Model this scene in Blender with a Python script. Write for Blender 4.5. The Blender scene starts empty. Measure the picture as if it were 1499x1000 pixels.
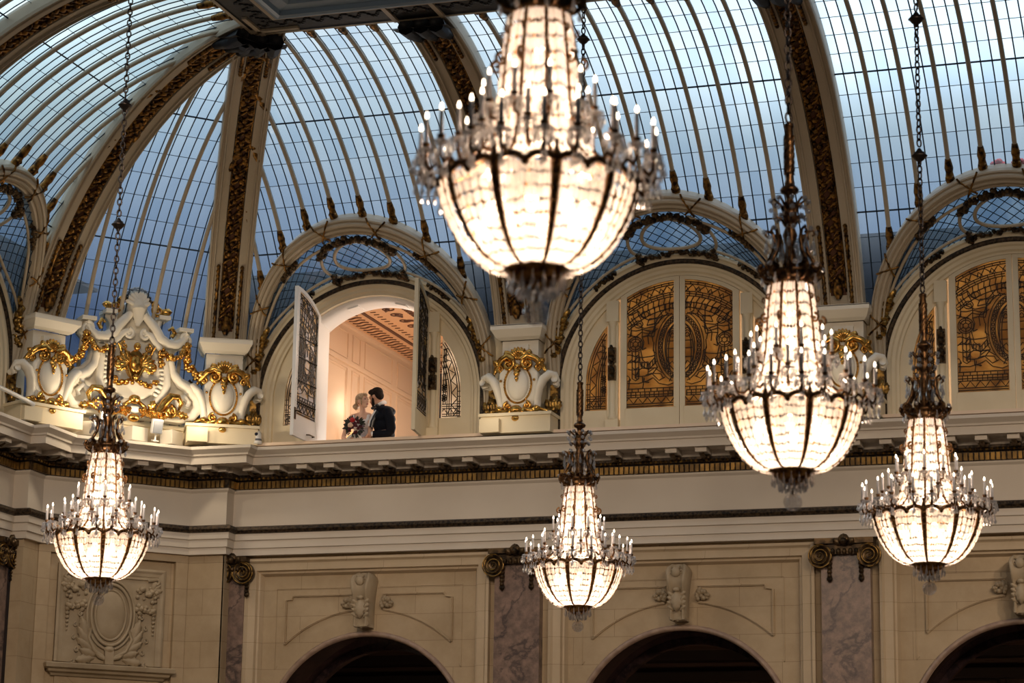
import bpy, math, random
from mathutils import Matrix, Vector
random.seed(7)
C = bpy.context.scene.collection
PI = math.pi
sin, cos, sqrt = math.sin, math.cos, math.sqrt
I4 = Matrix.Identity(4)
def TR(x, y, z): return Matrix.Translation((x, y, z))
def RX(a): return Matrix.Rotation(a, 4, 'X')
def RY(a): return Matrix.Rotation(a, 4, 'Y')
def RZ(a): return Matrix.Rotation(a, 4, 'Z')
def SC(x, y, z): return Matrix.Diagonal((x, y, z, 1))
def FR(o, x, y, z):
    return Matrix(((x[0], y[0], z[0], o[0]), (x[1], y[1], z[1], o[1]), (x[2], y[2], z[2], o[2]), (0, 0, 0, 1)))
# wall frames: local x runs along the wall, y is height, z is distance out into the hall
FM = FR((0, 0, 0), (1, 0, 0), (0, 0, 1), (0, -1, 0))
FL = FR((-16, 0, 0), (0, 1, 0), (0, 0, 1), (1, 0, 0))
FC = FR((-15.78, -1.73, 0), (.6926, .7213, 0), (0, 0, 1), (.7213, -.6926, 0))

# ------------------------------------------------------------------ materials
def mat(name, col, rough=.6, metal=0., noise=None, bump=0., bscale=20, spec=.5, col2=None, detail=4):
    m = bpy.data.materials.new(name); m.use_nodes = True
    nt = m.node_tree; b = nt.nodes['Principled BSDF']
    b.inputs['Base Color'].default_value = (*col, 1); b.inputs['Roughness'].default_value = rough
    b.inputs['Metallic'].default_value = metal; b.inputs['Specular IOR Level'].default_value = spec
    if noise:
        tc = nt.nodes.new('ShaderNodeTexCoord'); n = nt.nodes.new('ShaderNodeTexNoise')
        n.inputs['Scale'].default_value = noise; n.inputs['Detail'].default_value = detail
        nt.links.new(tc.outputs['Object'], n.inputs['Vector'])
        r = nt.nodes.new('ShaderNodeValToRGB'); r.color_ramp.elements[0].position = .38; r.color_ramp.elements[1].position = .62
        c2 = col2 or tuple(c * .78 for c in col)
        r.color_ramp.elements[0].color = (*c2, 1); r.color_ramp.elements[1].color = (*col, 1)
        nt.links.new(n.outputs['Fac'], r.inputs['Fac']); nt.links.new(r.outputs['Color'], b.inputs['Base Color'])
    if bump:
        tc = nt.nodes.new('ShaderNodeTexCoord'); n = nt.nodes.new('ShaderNodeTexNoise'); n.inputs['Scale'].default_value = bscale
        nt.links.new(tc.outputs['Object'], n.inputs['Vector'])
        bp = nt.nodes.new('ShaderNodeBump'); bp.inputs['Strength'].default_value = bump; bp.inputs['Distance'].default_value = .02
        nt.links.new(n.outputs['Fac'], bp.inputs['Height']); nt.links.new(bp.outputs['Normal'], b.inputs['Normal'])
    return m
def emis(name, col, s):
    m = bpy.data.materials.new(name); m.use_nodes = True; nt = m.node_tree; nt.nodes.clear()
    e = nt.nodes.new('ShaderNodeEmission'); e.inputs[0].default_value = (*col, 1); e.inputs[1].default_value = s
    o = nt.nodes.new('ShaderNodeOutputMaterial'); nt.links.new(e.outputs[0], o.inputs[0]); return m
def glassy(name, tint, w_tr, w_tl, w_gl, tl_col=None, rough=.15, noise=None, tint2=None, rnd=False, ndist=0):
    """thin glass: a mix of see-through, translucent and glossy"""
    m = bpy.data.materials.new(name); m.use_nodes = True; nt = m.node_tree; nt.nodes.clear(); N = nt.nodes.new; L = nt.links.new
    a = N('ShaderNodeBsdfTransparent'); a.inputs[0].default_value = (*tint, 1)
    t = N('ShaderNodeBsdfTranslucent'); t.inputs[0].default_value = (*(tl_col or tint), 1)
    g = N('ShaderNodeBsdfGlossy'); g.inputs[0].default_value = (1, 1, 1, 1); g.inputs['Roughness'].default_value = rough
    m1 = N('ShaderNodeMixShader'); m1.inputs[0].default_value = w_tl / (w_tr + w_tl)
    L(a.outputs[0], m1.inputs[1]); L(t.outputs[0], m1.inputs[2])
    m2 = N('ShaderNodeMixShader'); m2.inputs[0].default_value = w_gl / (w_tr + w_tl + w_gl)
    L(m1.outputs[0], m2.inputs[1]); L(g.outputs[0], m2.inputs[2])
    o = N('ShaderNodeOutputMaterial'); L(m2.outputs[0], o.inputs[0])
    if noise or rnd:
        tc = N('ShaderNodeTexCoord'); n = N('ShaderNodeTexNoise'); n.inputs['Scale'].default_value = noise or 2; n.inputs['Detail'].default_value = 5
        n.inputs['Distortion'].default_value = ndist
        L(tc.outputs['Object'], n.inputs['Vector'])
        r = N('ShaderNodeValToRGB'); r.color_ramp.elements[0].position = .36; r.color_ramp.elements[1].position = .62
        r.color_ramp.elements[0].color = (*(tint2 or tuple(c * .75 for c in tint)), 1); r.color_ramp.elements[1].color = (*tint, 1)
        L(n.outputs['Fac'], r.inputs[0]); src = r.outputs[0]
        if rnd:
            at = N('ShaderNodeAttribute'); at.attribute_name = 'pane'
            mx = N('ShaderNodeMix'); mx.data_type = 'RGBA'; mx.blend_type = 'MULTIPLY'; mx.inputs[0].default_value = 1
            r2 = N('ShaderNodeValToRGB'); r2.color_ramp.elements[0].color = (.80, .86, .92, 1); r2.color_ramp.elements[1].color = (1, 1, 1, 1)
            L(at.outputs['Fac'], r2.inputs[0]); L(src, mx.inputs[6]); L(r2.outputs[0], mx.inputs[7]); src = mx.outputs[2]
        L(src, a.inputs[0]); L(src, t.inputs[0])
    return m

def stone_mat(name, c1, c2, joint):
    m = bpy.data.materials.new(name); m.use_nodes = True; nt = m.node_tree; N = nt.nodes.new; L = nt.links.new
    b = nt.nodes['Principled BSDF']; b.inputs['Roughness'].default_value = .62
    tc = N('ShaderNodeTexCoord'); sp = N('ShaderNodeSeparateXYZ'); L(tc.outputs['Object'], sp.inputs[0])
    ad = N('ShaderNodeMath'); ad.operation = 'ADD'; L(sp.outputs[0], ad.inputs[0]); L(sp.outputs[1], ad.inputs[1])
    cb = N('ShaderNodeCombineXYZ'); L(ad.outputs[0], cb.inputs[0]); L(sp.outputs[2], cb.inputs[1])
    br = N('ShaderNodeTexBrick'); br.inputs['Scale'].default_value = 1; br.inputs['Brick Width'].default_value = 1.1; br.inputs['Row Height'].default_value = .355
    br.inputs['Mortar Size'].default_value = .003; br.inputs['Mortar Smooth'].default_value = .3
    br.inputs['Color1'].default_value = (.94, .94, .94, 1); br.inputs['Color2'].default_value = (1, 1, 1, 1); br.inputs['Mortar'].default_value = (*joint, 1)
    L(cb.outputs[0], br.inputs['Vector'])
    n = N('ShaderNodeTexNoise'); n.inputs['Scale'].default_value = 1.6; n.inputs['Detail'].default_value = 8; n.inputs['Roughness'].default_value = .65
    L(tc.outputs['Object'], n.inputs['Vector'])
    r = N('ShaderNodeValToRGB'); r.color_ramp.elements[0].position = .35; r.color_ramp.elements[1].position = .65
    r.color_ramp.elements[0].color = (*c2, 1); r.color_ramp.elements[1].color = (*c1, 1); L(n.outputs['Fac'], r.inputs[0])
    mx = N('ShaderNodeMix'); mx.data_type = 'RGBA'; mx.blend_type = 'MULTIPLY'; mx.inputs[0].default_value = 1
    L(r.outputs[0], mx.inputs[6]); L(br.outputs['Color'], mx.inputs[7]); L(mx.outputs[2], b.inputs['Base Color'])
    return m
def marble_mat(name, c1, c2, vein, rough=.12):
    m = bpy.data.materials.new(name); m.use_nodes = True; nt = m.node_tree; N = nt.nodes.new; L = nt.links.new
    b = nt.nodes['Principled BSDF']; b.inputs['Roughness'].default_value = rough
    tc = N('ShaderNodeTexCoord')
    n = N('ShaderNodeTexNoise'); n.inputs['Scale'].default_value = 7; n.inputs['Detail'].default_value = 9; n.inputs['Roughness'].default_value = .7; L(tc.outputs['Object'], n.inputs['Vector'])
    r = N('ShaderNodeValToRGB'); r.color_ramp.elements[0].position = .38; r.color_ramp.elements[1].position = .62
    r.color_ramp.elements[0].color = (*c2, 1); r.color_ramp.elements[1].color = (*c1, 1); L(n.outputs['Fac'], r.inputs[0])
    n2 = N('ShaderNodeTexNoise'); n2.inputs['Scale'].default_value = 1.5; n2.inputs['Detail'].default_value = 9; n2.inputs['Roughness'].default_value = .62; n2.inputs['Distortion'].default_value = .35; L(tc.outputs['Object'], n2.inputs['Vector'])
    r2 = N('ShaderNodeValToRGB'); cr = r2.color_ramp; cr.elements[0].position = .455; cr.elements[1].position = .53
    cr.elements[0].color = (0, 0, 0, 1); cr.elements[1].color = (0, 0, 0, 1); e = cr.elements.new(.492); e.color = (.75, .75, .75, 1); L(n2.outputs['Fac'], r2.inputs[0])
    mx = N('ShaderNodeMix'); mx.data_type = 'RGBA'; L(r2.outputs[0], mx.inputs[0]); L(r.outputs[0], mx.inputs[6]); mx.inputs[7].default_value = (*vein, 1)
    L(mx.outputs[2], b.inputs['Base Color']); return m

M = {}
M['cream'] = mat('cream_paint', (.76, .66, .47), .5, noise=1.5, col2=(.70, .60, .42))
M['ivory'] = mat('ivory_plaster', (.86, .80, .68), .45)
M['frieze'] = mat('frieze_paint', (.69, .625, .545), .6, noise=.8, col2=(.64, .575, .495))
M['white'] = mat('white_paint', (.88, .87, .85), .4)
M['greybox'] = mat('grey_cream_box', (.56, .52, .45), .7)
M['rib'] = mat('rib_paint', (.50, .42, .31), .5)
M['tube'] = mat('mullion_paint', (.49, .41, .30), .42)
M['gold'] = mat('gilding', (.86, .50, .13), .27, 1., noise=14, col2=(.42, .2, .04))
M['oldgold'] = mat('aged_gilding', (.50, .30, .08), .38, .9, noise=18, col2=(.07, .04, .018))
M['goldred'] = mat('gilt_on_red_ground', (.10, .035, .012), .7)
M['bronze'] = mat('dark_bronze', (.14, .09, .045), .4, .8, noise=12, col2=(.03, .02, .012))
M['darkband'] = mat('dark_gilt_band', (.085, .055, .03), .5, .5, noise=30, col2=(.012, .009, .007))
M['dentil'] = mat('dentil_gilding', (.34, .20, .055), .45, .75, noise=6, col2=(.13, .08, .03))
M['brass'] = mat('chandelier_brass', (.23, .12, .05), .36, .9, noise=25, col2=(.05, .026, .014))
M['capgold'] = mat('lit_brass_cap', (.50, .25, .08), .35, .9, noise=25, col2=(.14, .06, .02))  # brass brightened in colour for the inner glow that misses the cap
M['strapgold'] = mat('strap_brass', (.38, .19, .07), .38, .85, noise=25, col2=(.15, .07, .03))
M['ribgilt'] = mat('shaded_rib_gilding', (.34, .17, .04), .42, .85, noise=16, col2=(.025, .014, .008))  # gilding darkened in colour to imitate the unlit upper ribs
M['chain'] = mat('blackened_chain', (.07, .055, .05), .38, .9)
M['iron'] = mat('glazing_iron', (.018, .035, .06), .5, .4)
M['lead'] = mat('lead_came', (.02, .016, .012), .5, .3)
M['frame'] = mat('frame_steel_blue', (.24, .34, .46), .4)  # blue paint, raised to carry the sheen of window light
M['framedk'] = mat('frame_dark_ornament', (.012, .013, .018), .5, .2, noise=14, col2=(.004, .004, .006))
M['stone'] = stone_mat('limestone', (.52, .405, .265), (.42, .315, .195), (.55, .51, .46))
M['stone3'] = stone_mat('pale_frame_limestone', (.60, .48, .335), (.52, .41, .275), (.6, .56, .5))
M['stone2'] = mat('carved_limestone', (.43, .345, .235), .65, noise=3, col2=(.35, .275, .18))
M['marble'] = marble_mat('rose_marble', (.30, .205, .165), (.15, .105, .09), (.03, .025, .03), .3)
M['marbledk'] = marble_mat('dark_polished_marble', (.06, .035, .035), (.03, .018, .02), (.01, .009, .012), .05)
M['archbead'] = mat('arch_bead_marble', (.40, .29, .22), .28, noise=9, col2=(.30, .21, .17))
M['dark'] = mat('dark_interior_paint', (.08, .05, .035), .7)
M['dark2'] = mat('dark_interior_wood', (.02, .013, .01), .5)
M['peach'] = mat('peach_wall', (.78, .61, .46), .55)
M['ceilorn'] = mat('peach_ceiling_paint', (.66, .42, .25), .6)
M['ceildk'] = mat('brown_stencil', (.10, .04, .022), .6)
M['floor'] = mat('hall_floor', (.30, .24, .18), .5, noise=2)
M['amber'] = glassy('amber_stained_glass', (.86, .74, .46), .6, .7, .10, rough=.1, noise=2.2, tint2=(.48, .37, .21), ndist=1.2)
M['pale'] = glassy('backlit_pale_glass', (.93, .90, .82), .5, .6, .10, rough=.1, noise=5, tint2=(.60, .54, .44))  # same glass as the amber, tinted pale for the bright background behind it
M['mixed'] = mat('amber_glass_with_reflection', (.48, .48, .54), .4, 0, noise=7, col2=(.56, .34, .09))  # amber glass; the blue-grey in its colour imitates a reflection
M['skyglass'] = glassy('frosted_skylight_glass', (.92, .95, .96), .82, .16, .02, noise=.55, tint2=(.80, .86, .92), rnd=True, ndist=.4)
M['skyglass2'] = glassy('greenish_skylight_glass', (.90, .95, .90), .82, .16, .02, noise=.55, tint2=(.78, .86, .84), rnd=True, ndist=.4)
M['laylight'] = glassy('opal_laylight_glass', (.16, .17, .18), .3, .65, .05)
M['tymp'] = glassy('blue_grey_lunette_glass', (.46, .55, .60), .78, .18, .04, noise=1.4, tint2=(.30, .40, .48), rnd=True)
M['crystal'] = glassy('cut_crystal', (.97, .94, .91), .30, .52, .18, tl_col=(1, .96, .92), rough=.12)
M['crystal2'] = glassy('clear_crystal_drop', (.96, .95, .95), .42, .33, .25, rough=.05)
M['crystal3'] = glassy('clear_crystal_ball', (.93, .92, .92), .72, .12, .2, rough=.04)
M['flame'] = emis('candle_bulb_glow', (1, .78, .55), 9)
M['bulb'] = emis('frosted_bulb_glow', (1, .74, .48), 6)
M['candle'] = mat('candle_sleeve', (.86, .86, .92), .4)
M['shadeglow'] = emis('amber_shade_glow', (1, .50, .18), 1.6)
M['lampglow'] = emis('amber_lamp_glow', (1, .42, .1), 12)
M['plastic'] = mat('white_plastic', (.75, .74, .72), .4)
M['speaker'] = mat('speaker_grille', (.12, .13, .15), .6)
M['lens'] = mat('camera_lens', (.01, .012, .03), .1)
M['red'] = mat('red_cloth', (.8, .03, .03), .7)
M['outer'] = mat('outer_roof_wall', (.035, .045, .07), .8)

# ------------------------------------------------------------------ mesh builder
class MB:
    def __init__(s): s.v = []; s.f = []; s.a = []; s.sm = []
    def add(s, vs, fs, T=None, smooth=True):
        o = len(s.v)
        s.v.extend([T @ Vector(v) for v in vs] if T is not None else [Vector(v) for v in vs])
        s.f.extend([tuple(i + o for i in f) for f in fs]); s.sm.extend([smooth] * len(fs)); return s
    def box(s, x0, x1, y0, y1, z0, z1, T=None):
        v = [(x, y, z) for z in (z0, z1) for y in (y0, y1) for x in (x0, x1)]
        return s.add(v, [(0, 2, 3, 1), (4, 5, 7, 6), (0, 1, 5, 4), (2, 6, 7, 3), (0, 4, 6, 2), (1, 3, 7, 5)], T, False)
    def grid(s, fn, nu, nv, cu=False, cv=False, T=None, smooth=True, caps=False):
        vs = [fn(i, j) for i in range(nu) for j in range(nv)]; fs = []
        for i in range(nu if cu else nu - 1):
            for j in range(nv if cv else nv - 1):
                a, b = i * nv + j, ((i + 1) % nu) * nv + j; c, d = ((i + 1) % nu) * nv + (j + 1) % nv, i * nv + (j + 1) % nv
                fs.append((a, b, c, d))
        if caps:
            fs.append(tuple(range(nv - 1, -1, -1))); fs.append(tuple((nu - 1) * nv + j for j in range(nv)))
        return s.add(vs, fs, T, smooth)
    def lathe(s, prof, n=16, T=None, axis='z', smooth=True):   # prof: (r, h)
        def fn(i, j):
            r, h = prof[j]; a = 2 * PI * i / n
            return (r * cos(a), r * sin(a), h) if axis == 'z' else (r * cos(a), h, -r * sin(a))
        return s.grid(fn, n, len(prof), cu=True, T=T, smooth=smooth)
    def tube(s, path, r, n=8, closed=False, T=None, flat=1., caps=True, up=None):
        P = [Vector(p) for p in path]; m = len(P); R = r if isinstance(r, (list, tuple)) else [r] * m
        rings = []; up0 = Vector(up) if up else None
        for i in range(m):
            a = P[i - 1] if (i > 0 or closed) else P[i]; b = P[(i + 1) % m] if (i < m - 1 or closed) else P[i]
            t = (b - a); t = t.normalized() if t.length > 1e-9 else Vector((0, 0, 1))
            if up0 is None:
                up0 = Vector((0, 0, 1)) if abs(t.z) < .9 else Vector((1, 0, 0))
            x = t.cross(up0); x = x.normalized() if x.length > 1e-6 else t.orthogonal().normalized(); y = x.cross(t)
            if not up: up0 = y
            rings.append([P[i] + (x * cos(2 * PI * k / n) + y * sin(2 * PI * k / n) * flat) * R[i] for k in range(n)])
        return s.grid(lambda i, j: rings[i][j], m, n, cu=closed, cv=True, T=T, caps=caps and not closed)
    def ball(s, c, r, n=8, T=None):
        r = (r, r, r) if not isinstance(r, (tuple, list)) else r
        k = max(4, n // 2 + 1)
        def fn(i, j):
            a = 2 * PI * i / n; b = PI * j / (k - 1)
            return (c[0] + r[0] * cos(a) * sin(b), c[1] + r[1] * sin(a) * sin(b), c[2] - r[2] * cos(b))
        return s.grid(fn, n, k, cu=True, T=T)
    def prism(s, poly, z0, z1, T=None, smooth=False):   # polygon in local xy, extruded along z (fan-safe ngon)
        n = len(poly); v = [(x, y, z0) for x, y in poly] + [(x, y, z1) for x, y in poly]
        f = [tuple(range(n - 1, -1, -1)), tuple(range(n, 2 * n))] + [(i, (i + 1) % n, n + (i + 1) % n, n + i) for i in range(n)]
        return s.add(v, f, T, smooth)
    def ribbon(s, pts, w, z, th, T=None, closed=False):   # flat bar along a 2-d line
        n = len(pts)
        if n < 2: return s
        L = []; R = []
        for i in range(n):
            a = pts[i - 1] if (i > 0 or closed) else pts[i]; b = pts[(i + 1) % n] if (i < n - 1 or closed) else pts[i]
            dx, dy = b[0] - a[0], b[1] - a[1]; l = math.hypot(dx, dy) or 1; nx, ny = -dy / l * w / 2, dx / l * w / 2
            L.append((pts[i][0] + nx, pts[i][1] + ny)); R.append((pts[i][0] - nx, pts[i][1] - ny))
        def fn(i, j):
            p = (L, L, R, R)[j][i]; return (p[0], p[1], z if j in (0, 3) else z + th)
        return s.grid(fn, n, 4, cu=closed, cv=True, T=T, smooth=False)
    def leaf(s, L, W, curl=.3, T=None, lobes=5, th=.012):   # acanthus-like lobed leaf growing along +y, rising to +z and curling
        nu, nv = 13, 5
        def fn(i, j):
            t = i / (nu - 1); w = W * (sin(PI * min(1, t * .92 + .08)) ** .7) * (1 + .22 * cos(t * lobes * 2 * PI))
            q = (j / (nv - 1) - .5) * 2; z = curl * L * sin(t * PI * .85) * .6 + (1 - q * q) * W * .28 - abs(q) * .02 * L
            y = L * (t - .12 * t * t * t * (1 if t > .7 else 0)); return (q * w / 2, y, z)
        s.grid(fn, nu, nv, T=T)
        return s.grid(lambda i, j: tuple(a - b for a, b in zip(fn(i, nv - 1 - j), (0, 0, th))), nu, nv, T=T)
    def spiral(s, r0, turns, th, T=None, n=8, tail=None, steps=14, cw=1, eye=True, rise=0.):
        """volute in the xy plane: starts at radius r0 (angle 90 deg) and winds inwards"""
        P = []; R = []; N = int(steps * turns) + 1
        if tail:
            for k, p in enumerate(tail): P.append(Vector(p)); R.append(th * (.5 + .5 * k / len(tail)))
        for i in range(N):
            t = i / (N - 1); a = PI / 2 - cw * t * turns * 2 * PI; r = r0 * (1 - t) ** 1.0 * .92 + r0 * .08
            P.append(Vector((r * cos(a), r * sin(a), rise * t))); R.append(th * (1 - .55 * t))
        s.tube(P, R, n, T=T)
        if eye: s.ball((0, 0, rise), th * .8, 8, T=T)
        return s
    def garland(s, path, r, n, T=None, jit=.5, seed=1):
        rd = random.Random(seed); P = [Vector(p) for p in path]
        seg = [0]
        for a, b in zip(P, P[1:]): seg.append(seg[-1] + (b - a).length)
        for k in range(n):
            d = seg[-1] * (k + .5) / n
            i = max(j for j in range(len(seg)) if seg[j] <= d + 1e-9); i = min(i, len(P) - 2)
            t = (d - seg[i]) / max(1e-9, seg[i + 1] - seg[i]); c = P[i].lerp(P[i + 1], t)
            rr = r * (1 if not callable(jit) else jit(k / n))
            c = c + Vector([(rd.random() - .5) * r * 1.1 for _ in range(3)])
            s.ball(c, (rr * (.5 + .35 * rd.random()), rr * (.5 + .35 * rd.random()), rr * (.45 + .3 * rd.random())), 6, T=T)
        return s
    def build(s, name, m, parent=None, mw=None, attr=None):
        me = bpy.data.meshes.new(name); me.from_pydata([tuple(v) for v in s.v], [], s.f)
        me.polygons.foreach_set('use_smooth', s.sm)
        me.materials.append(M[m] if isinstance(m, str) else m)
        if attr:
            at = me.attributes.new('pane', 'FLOAT', 'FACE'); at.data.foreach_set('value', attr)
        me.update(); o = bpy.data.objects.new(name, me); C.objects.link(o)
        if parent is not None: o.parent = parent
        if mw is not None: o.matrix_local = mw
        return o
def tag(o, label=None, cat=None, group=None, kind=None):
    if label: o['label'] = label
    if cat: o['category'] = cat
    if group: o['group'] = group
    if kind: o['kind'] = kind
    return o
def thing(name, label, cat, mw=I4, group=None, kind=None):
    o = bpy.data.objects.new(name, None); C.objects.link(o); o.matrix_world = mw; o.empty_display_size = .1
    return tag(o, label, cat, group, kind)
def copy_tree(o, mw=None, parent=None):
    c = o.copy(); C.objects.link(c)
    if parent is not None: c.parent = parent
    for ch in list(o.children): copy_tree(ch, None, c)
    if mw is not None: c.matrix_world = mw
    return c
def arc(cx, cy, R, a0, a1, n):  # angles from +y, clockwise
    return [(cx + R * sin(a0 + (a1 - a0) * i / (n - 1)), cy + R * cos(a0 + (a1 - a0) * i / (n - 1))) for i in range(n)]
def dz(R, h): return sqrt(max(0, R * R - h * h))
# ================================================================== SHELL
BC = [-11.83, -7.51, -3.19, 1.13]          # bay centres on the main wall
PX = [-9.67, -5.35, -1.03]                 # pilaster / rib positions
Z0, RC = 7.7, 4.3                          # cove springing height and radius
XR = 1.6                                   # right end of what is built
YL = -14.0                                 # near end of the left wall

def sweep_profile(mb, prof, pts, T=I4):
    """profile (d, z) carried along a plan line with mitred corners; out is to the right-hand side of travel"""
    P = [Vector((x, y)) for x, y in pts]; n = len(P); mit = []
    for i in range(n):
        d0 = (P[i] - P[i - 1]).normalized() if i > 0 else (P[1] - P[0]).normalized()
        d1 = (P[i + 1] - P[i]).normalized() if i < n - 1 else d0
        n0 = Vector((d0.y, -d0.x)); n1 = Vector((d1.y, -d1.x)); m = (n0 + n1); m = m / max(.2, m.dot(n0)); mit.append(m)
    for i in range(n - 1):
        for (d0_, z0_), (d1_, z1_) in zip(prof, prof[1:]):
            a = P[i] + mit[i] * d0_; b = P[i + 1] + mit[i + 1] * d0_; c = P[i + 1] + mit[i + 1] * d1_; d = P[i] + mit[i] * d1_
            mb.add([(a.x, a.y, z0_), (b.x, b.y, z0_), (c.x, c.y, z1_), (d.x, d.y, z1_)], [(0, 1, 2, 3)], T, False)
PLAN = [(-16, YL), (-16, -2.12), (-15.78, -2.12), (-15.78, -1.73), (-14.33, -.22), (-13.8, -.22), (-13.8, 0), (XR, 0)]

# floor and lower ground
mb = MB(); mb.box(-18, 14, -42, 8, -.2, 0); tag(mb.build('floor', 'floor'), kind='structure')

sh = MB(); sh.box(14, 14.2, -42, .2, 0, 12.6); tag(sh.build('wall_right', 'frieze'), 'plain far right wall of the hall', kind='structure')
sh = MB(); sh.box(-16.2, 14.2, -42.2, -42, 0, 12.6); tag(sh.build('wall_front', 'frieze'), 'plain wall behind the viewpoint', kind='structure')
sh = MB(); sh.box(-16.2, -16, -42, YL, 0, 12.1); sh.box(XR, 14, 0, .2, 0, 12.6); tag(sh.build('wall_side', 'frieze'), 'plain wall continuing past the left bays', kind='structure')
# entablature
ent = MB(); sweep_profile(ent, [(-.25, 6.14), (.05, 6.14), (.05, 6.235), (.075, 6.235), (.075, 6.335), (.10, 6.345), (.10, 6.43)], PLAN)
ent = tag(ent.build('trim_1', 'frieze'), 'cream stepped entablature running round the hall above the pilasters', kind='structure')
def entpart(name, prof, m):
    q = MB(); sweep_profile(q, prof, PLAN); return q.build(name, m, ent)
o = entpart('astragal', [(.10, 6.43), (.13, 6.44), (.15, 6.475), (.135, 6.515), (.10, 6.53), (.02, 6.545)], 'darkband'); tag(o, 'dark gilt beaded moulding')
entpart('frieze', [(.02, 6.545), (.02, 6.99), (.05, 7.02), (.05, 7.045)], 'frieze')
o = entpart('dentil_backing', [(.05, 7.045), (.06, 7.045), (.06, 7.16), (.11, 7.165), (.13, 7.20), (.13, 7.235)], 'darkband')
entpart('cornice', [(.13, 7.235), (.16, 7.31), (.47, 7.315), (.47, 7.30), (.50, 7.30), (.50, 7.40), (.53, 7.405), (.535, 7.43), (.57, 7.46), (.60, 7.485), (.60, 7.525), (.0, 7.62), (-.2, 7.62)], 'frieze')
# modillions, dentils, egg-and-dart
lead_segs = []
dent = MB(); egg = MB()
modi = MB(); modi.box(-.075, .075, -.085, 0, .13, .44); modi.box(-.085, .085, -.012, 0, .13, .46)
modl = MB(); modl.grid(lambda i, j: ((-.05, -.025, 0, .025, .05)[j] * (1 - .1 * i), -.085 - (.0, .035, .05, .045, .018)[i] * (1, 1.35, 1.5, 1.35, 1)[j] + .012, (.14, .2, .27, .34, .40)[i]), 5, 5)
modl.box(-.06, .06, -.135, -.085, .13, .22)
mod0 = modi.build('modillion', 'frieze', ent); lf0 = modl.build('acanthus_leaf', 'darkband', mod0); tag(lf0, 'dark gilt leaf under the block')
bpy.data.objects.remove(lf0); bpy.data.objects.remove(mod0)
def runs():
    P = PLAN
    for i in range(len(P) - 1):
        a, b = Vector((*P[i], 0)), Vector((*P[i + 1], 0)); L = (b - a).length
        if L < .15: continue
        x = (b - a) / L; yield a, x, L, FR(a, x, (0, 0, 1), (x.y, -x.x, 0)), i
me_m = None
for a, x, L, T, idx in runs():
    k = int(L / .0672); off = 0
    for q in range(k + 1):
        u = q * .0672 + .01
        if idx == 0 and a.y + u < -7.5: continue
        if u > L: break
        dent.box(u, u + .046, 7.05, 7.142, .055, .098, T)
        egg.ball((u + .02, 7.182, .125), (.024, .022, .02), 6, T)
    if idx == 6: us = [u for c in BC for u in [(c - 1.964 + .3927 * j) + 13.8 for j in range(11)] if 0 < u < L]
    elif idx == 0: us = [L - .16 - .3927 * j for j in range(14)]
    elif idx == 3: us = [.17, .5, .86, 1.23, 1.59, 1.92]
    elif idx == 4: us = [.10, .42]
    elif idx == 2: us = [.1, .33]
    else: us = [.2]
    for u in us:
        z7 = T @ TR(u, 7.325, 0)
        if me_m is None:
            me_m = modi.build('modillion', 'frieze', ent, z7); me_l = modl.build('acanthus_leaf', 'bronze', me_m); tag(me_l, 'dark gilt leaf under the block')
        else:
            c = me_m.copy(); C.objects.link(c); c.parent = ent; c.matrix_local = z7
            d = me_l.copy(); C.objects.link(d); d.parent = c
dent.build('dentil_course', 'dentil', ent); egg.build('egg_course', 'oldgold', ent)

# ------------------------------------------------------------------ arcade wall (main)
AR, ACZ = 1.40, 3.63
def arch_plate(mb, x0, x1, y0, y1, cx, cy, R, z, T, n=40):
    """flat plate x0..x1, y0..y1 with a round-headed opening"""
    A = arc(cx, cy, R, -PI / 2, PI / 2, n); B = []
    for (px, py) in A:
        dx, dy = px - cx, py - cy; s = 1e9
        if dx > 1e-9: s = min(s, (x1 - cx) / dx)
        if dx < -1e-9: s = min(s, (x0 - cx) / dx)
        if dy > 1e-9: s = min(s, (y1 - cy) / dy)
        B.append((cx + dx * s, cy + dy * s))
    # insert the plate's corners
    for k in range(n - 1):
        q = [(*A[k], z), (*A[k + 1], z), (*B[k + 1], z), (*B[k], z)]
        mb.add(q, [(0, 1, 2, 3)], T, False)
        if abs(B[k][0] - x0) < 1e-6 and abs(B[k + 1][1] - y1) < 1e-6 and B[k + 1][0] > x0 + 1e-6: mb.add([(*B[k], z), (*B[k + 1], z), (x0, y1, z)], [(0, 1, 2)], T, False)
        if abs(B[k + 1][0] - x1) < 1e-6 and abs(B[k][1] - y1) < 1e-6 and B[k][0] < x1 - 1e-6: mb.add([(*B[k], z), (*B[k + 1], z), (x1, y1, z)], [(0, 1, 2)], T, False)
    mb.box(x0, cx - R, y0, cy, z - .001, z, T); mb.box(cx + R, x1, y0, cy, z - .001, z, T)
def bar_rect(mb, x0, x1, y0, y1, prof, T):
    """picture-frame moulding: profile (inset, depth), open at the foot"""
    for (i0, d0), (i1, d1) in zip(prof, prof[1:]):
        def c(i, d): return [(x0 + i, y0, d), (x0 + i, y1 - i, d), (x1 - i, y1 - i, d), (x1 - i, y0, d)]
        A, B = c(i0, d0), c(i1, d1)
        for k in range(3): mb.add([A[k], A[k + 1], B[k + 1], B[k]], [(3, 2, 1, 0)], T, False)
wall = MB(); frames = MB(); lines = MB(); beads = MB(); reveal = MB()
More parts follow.
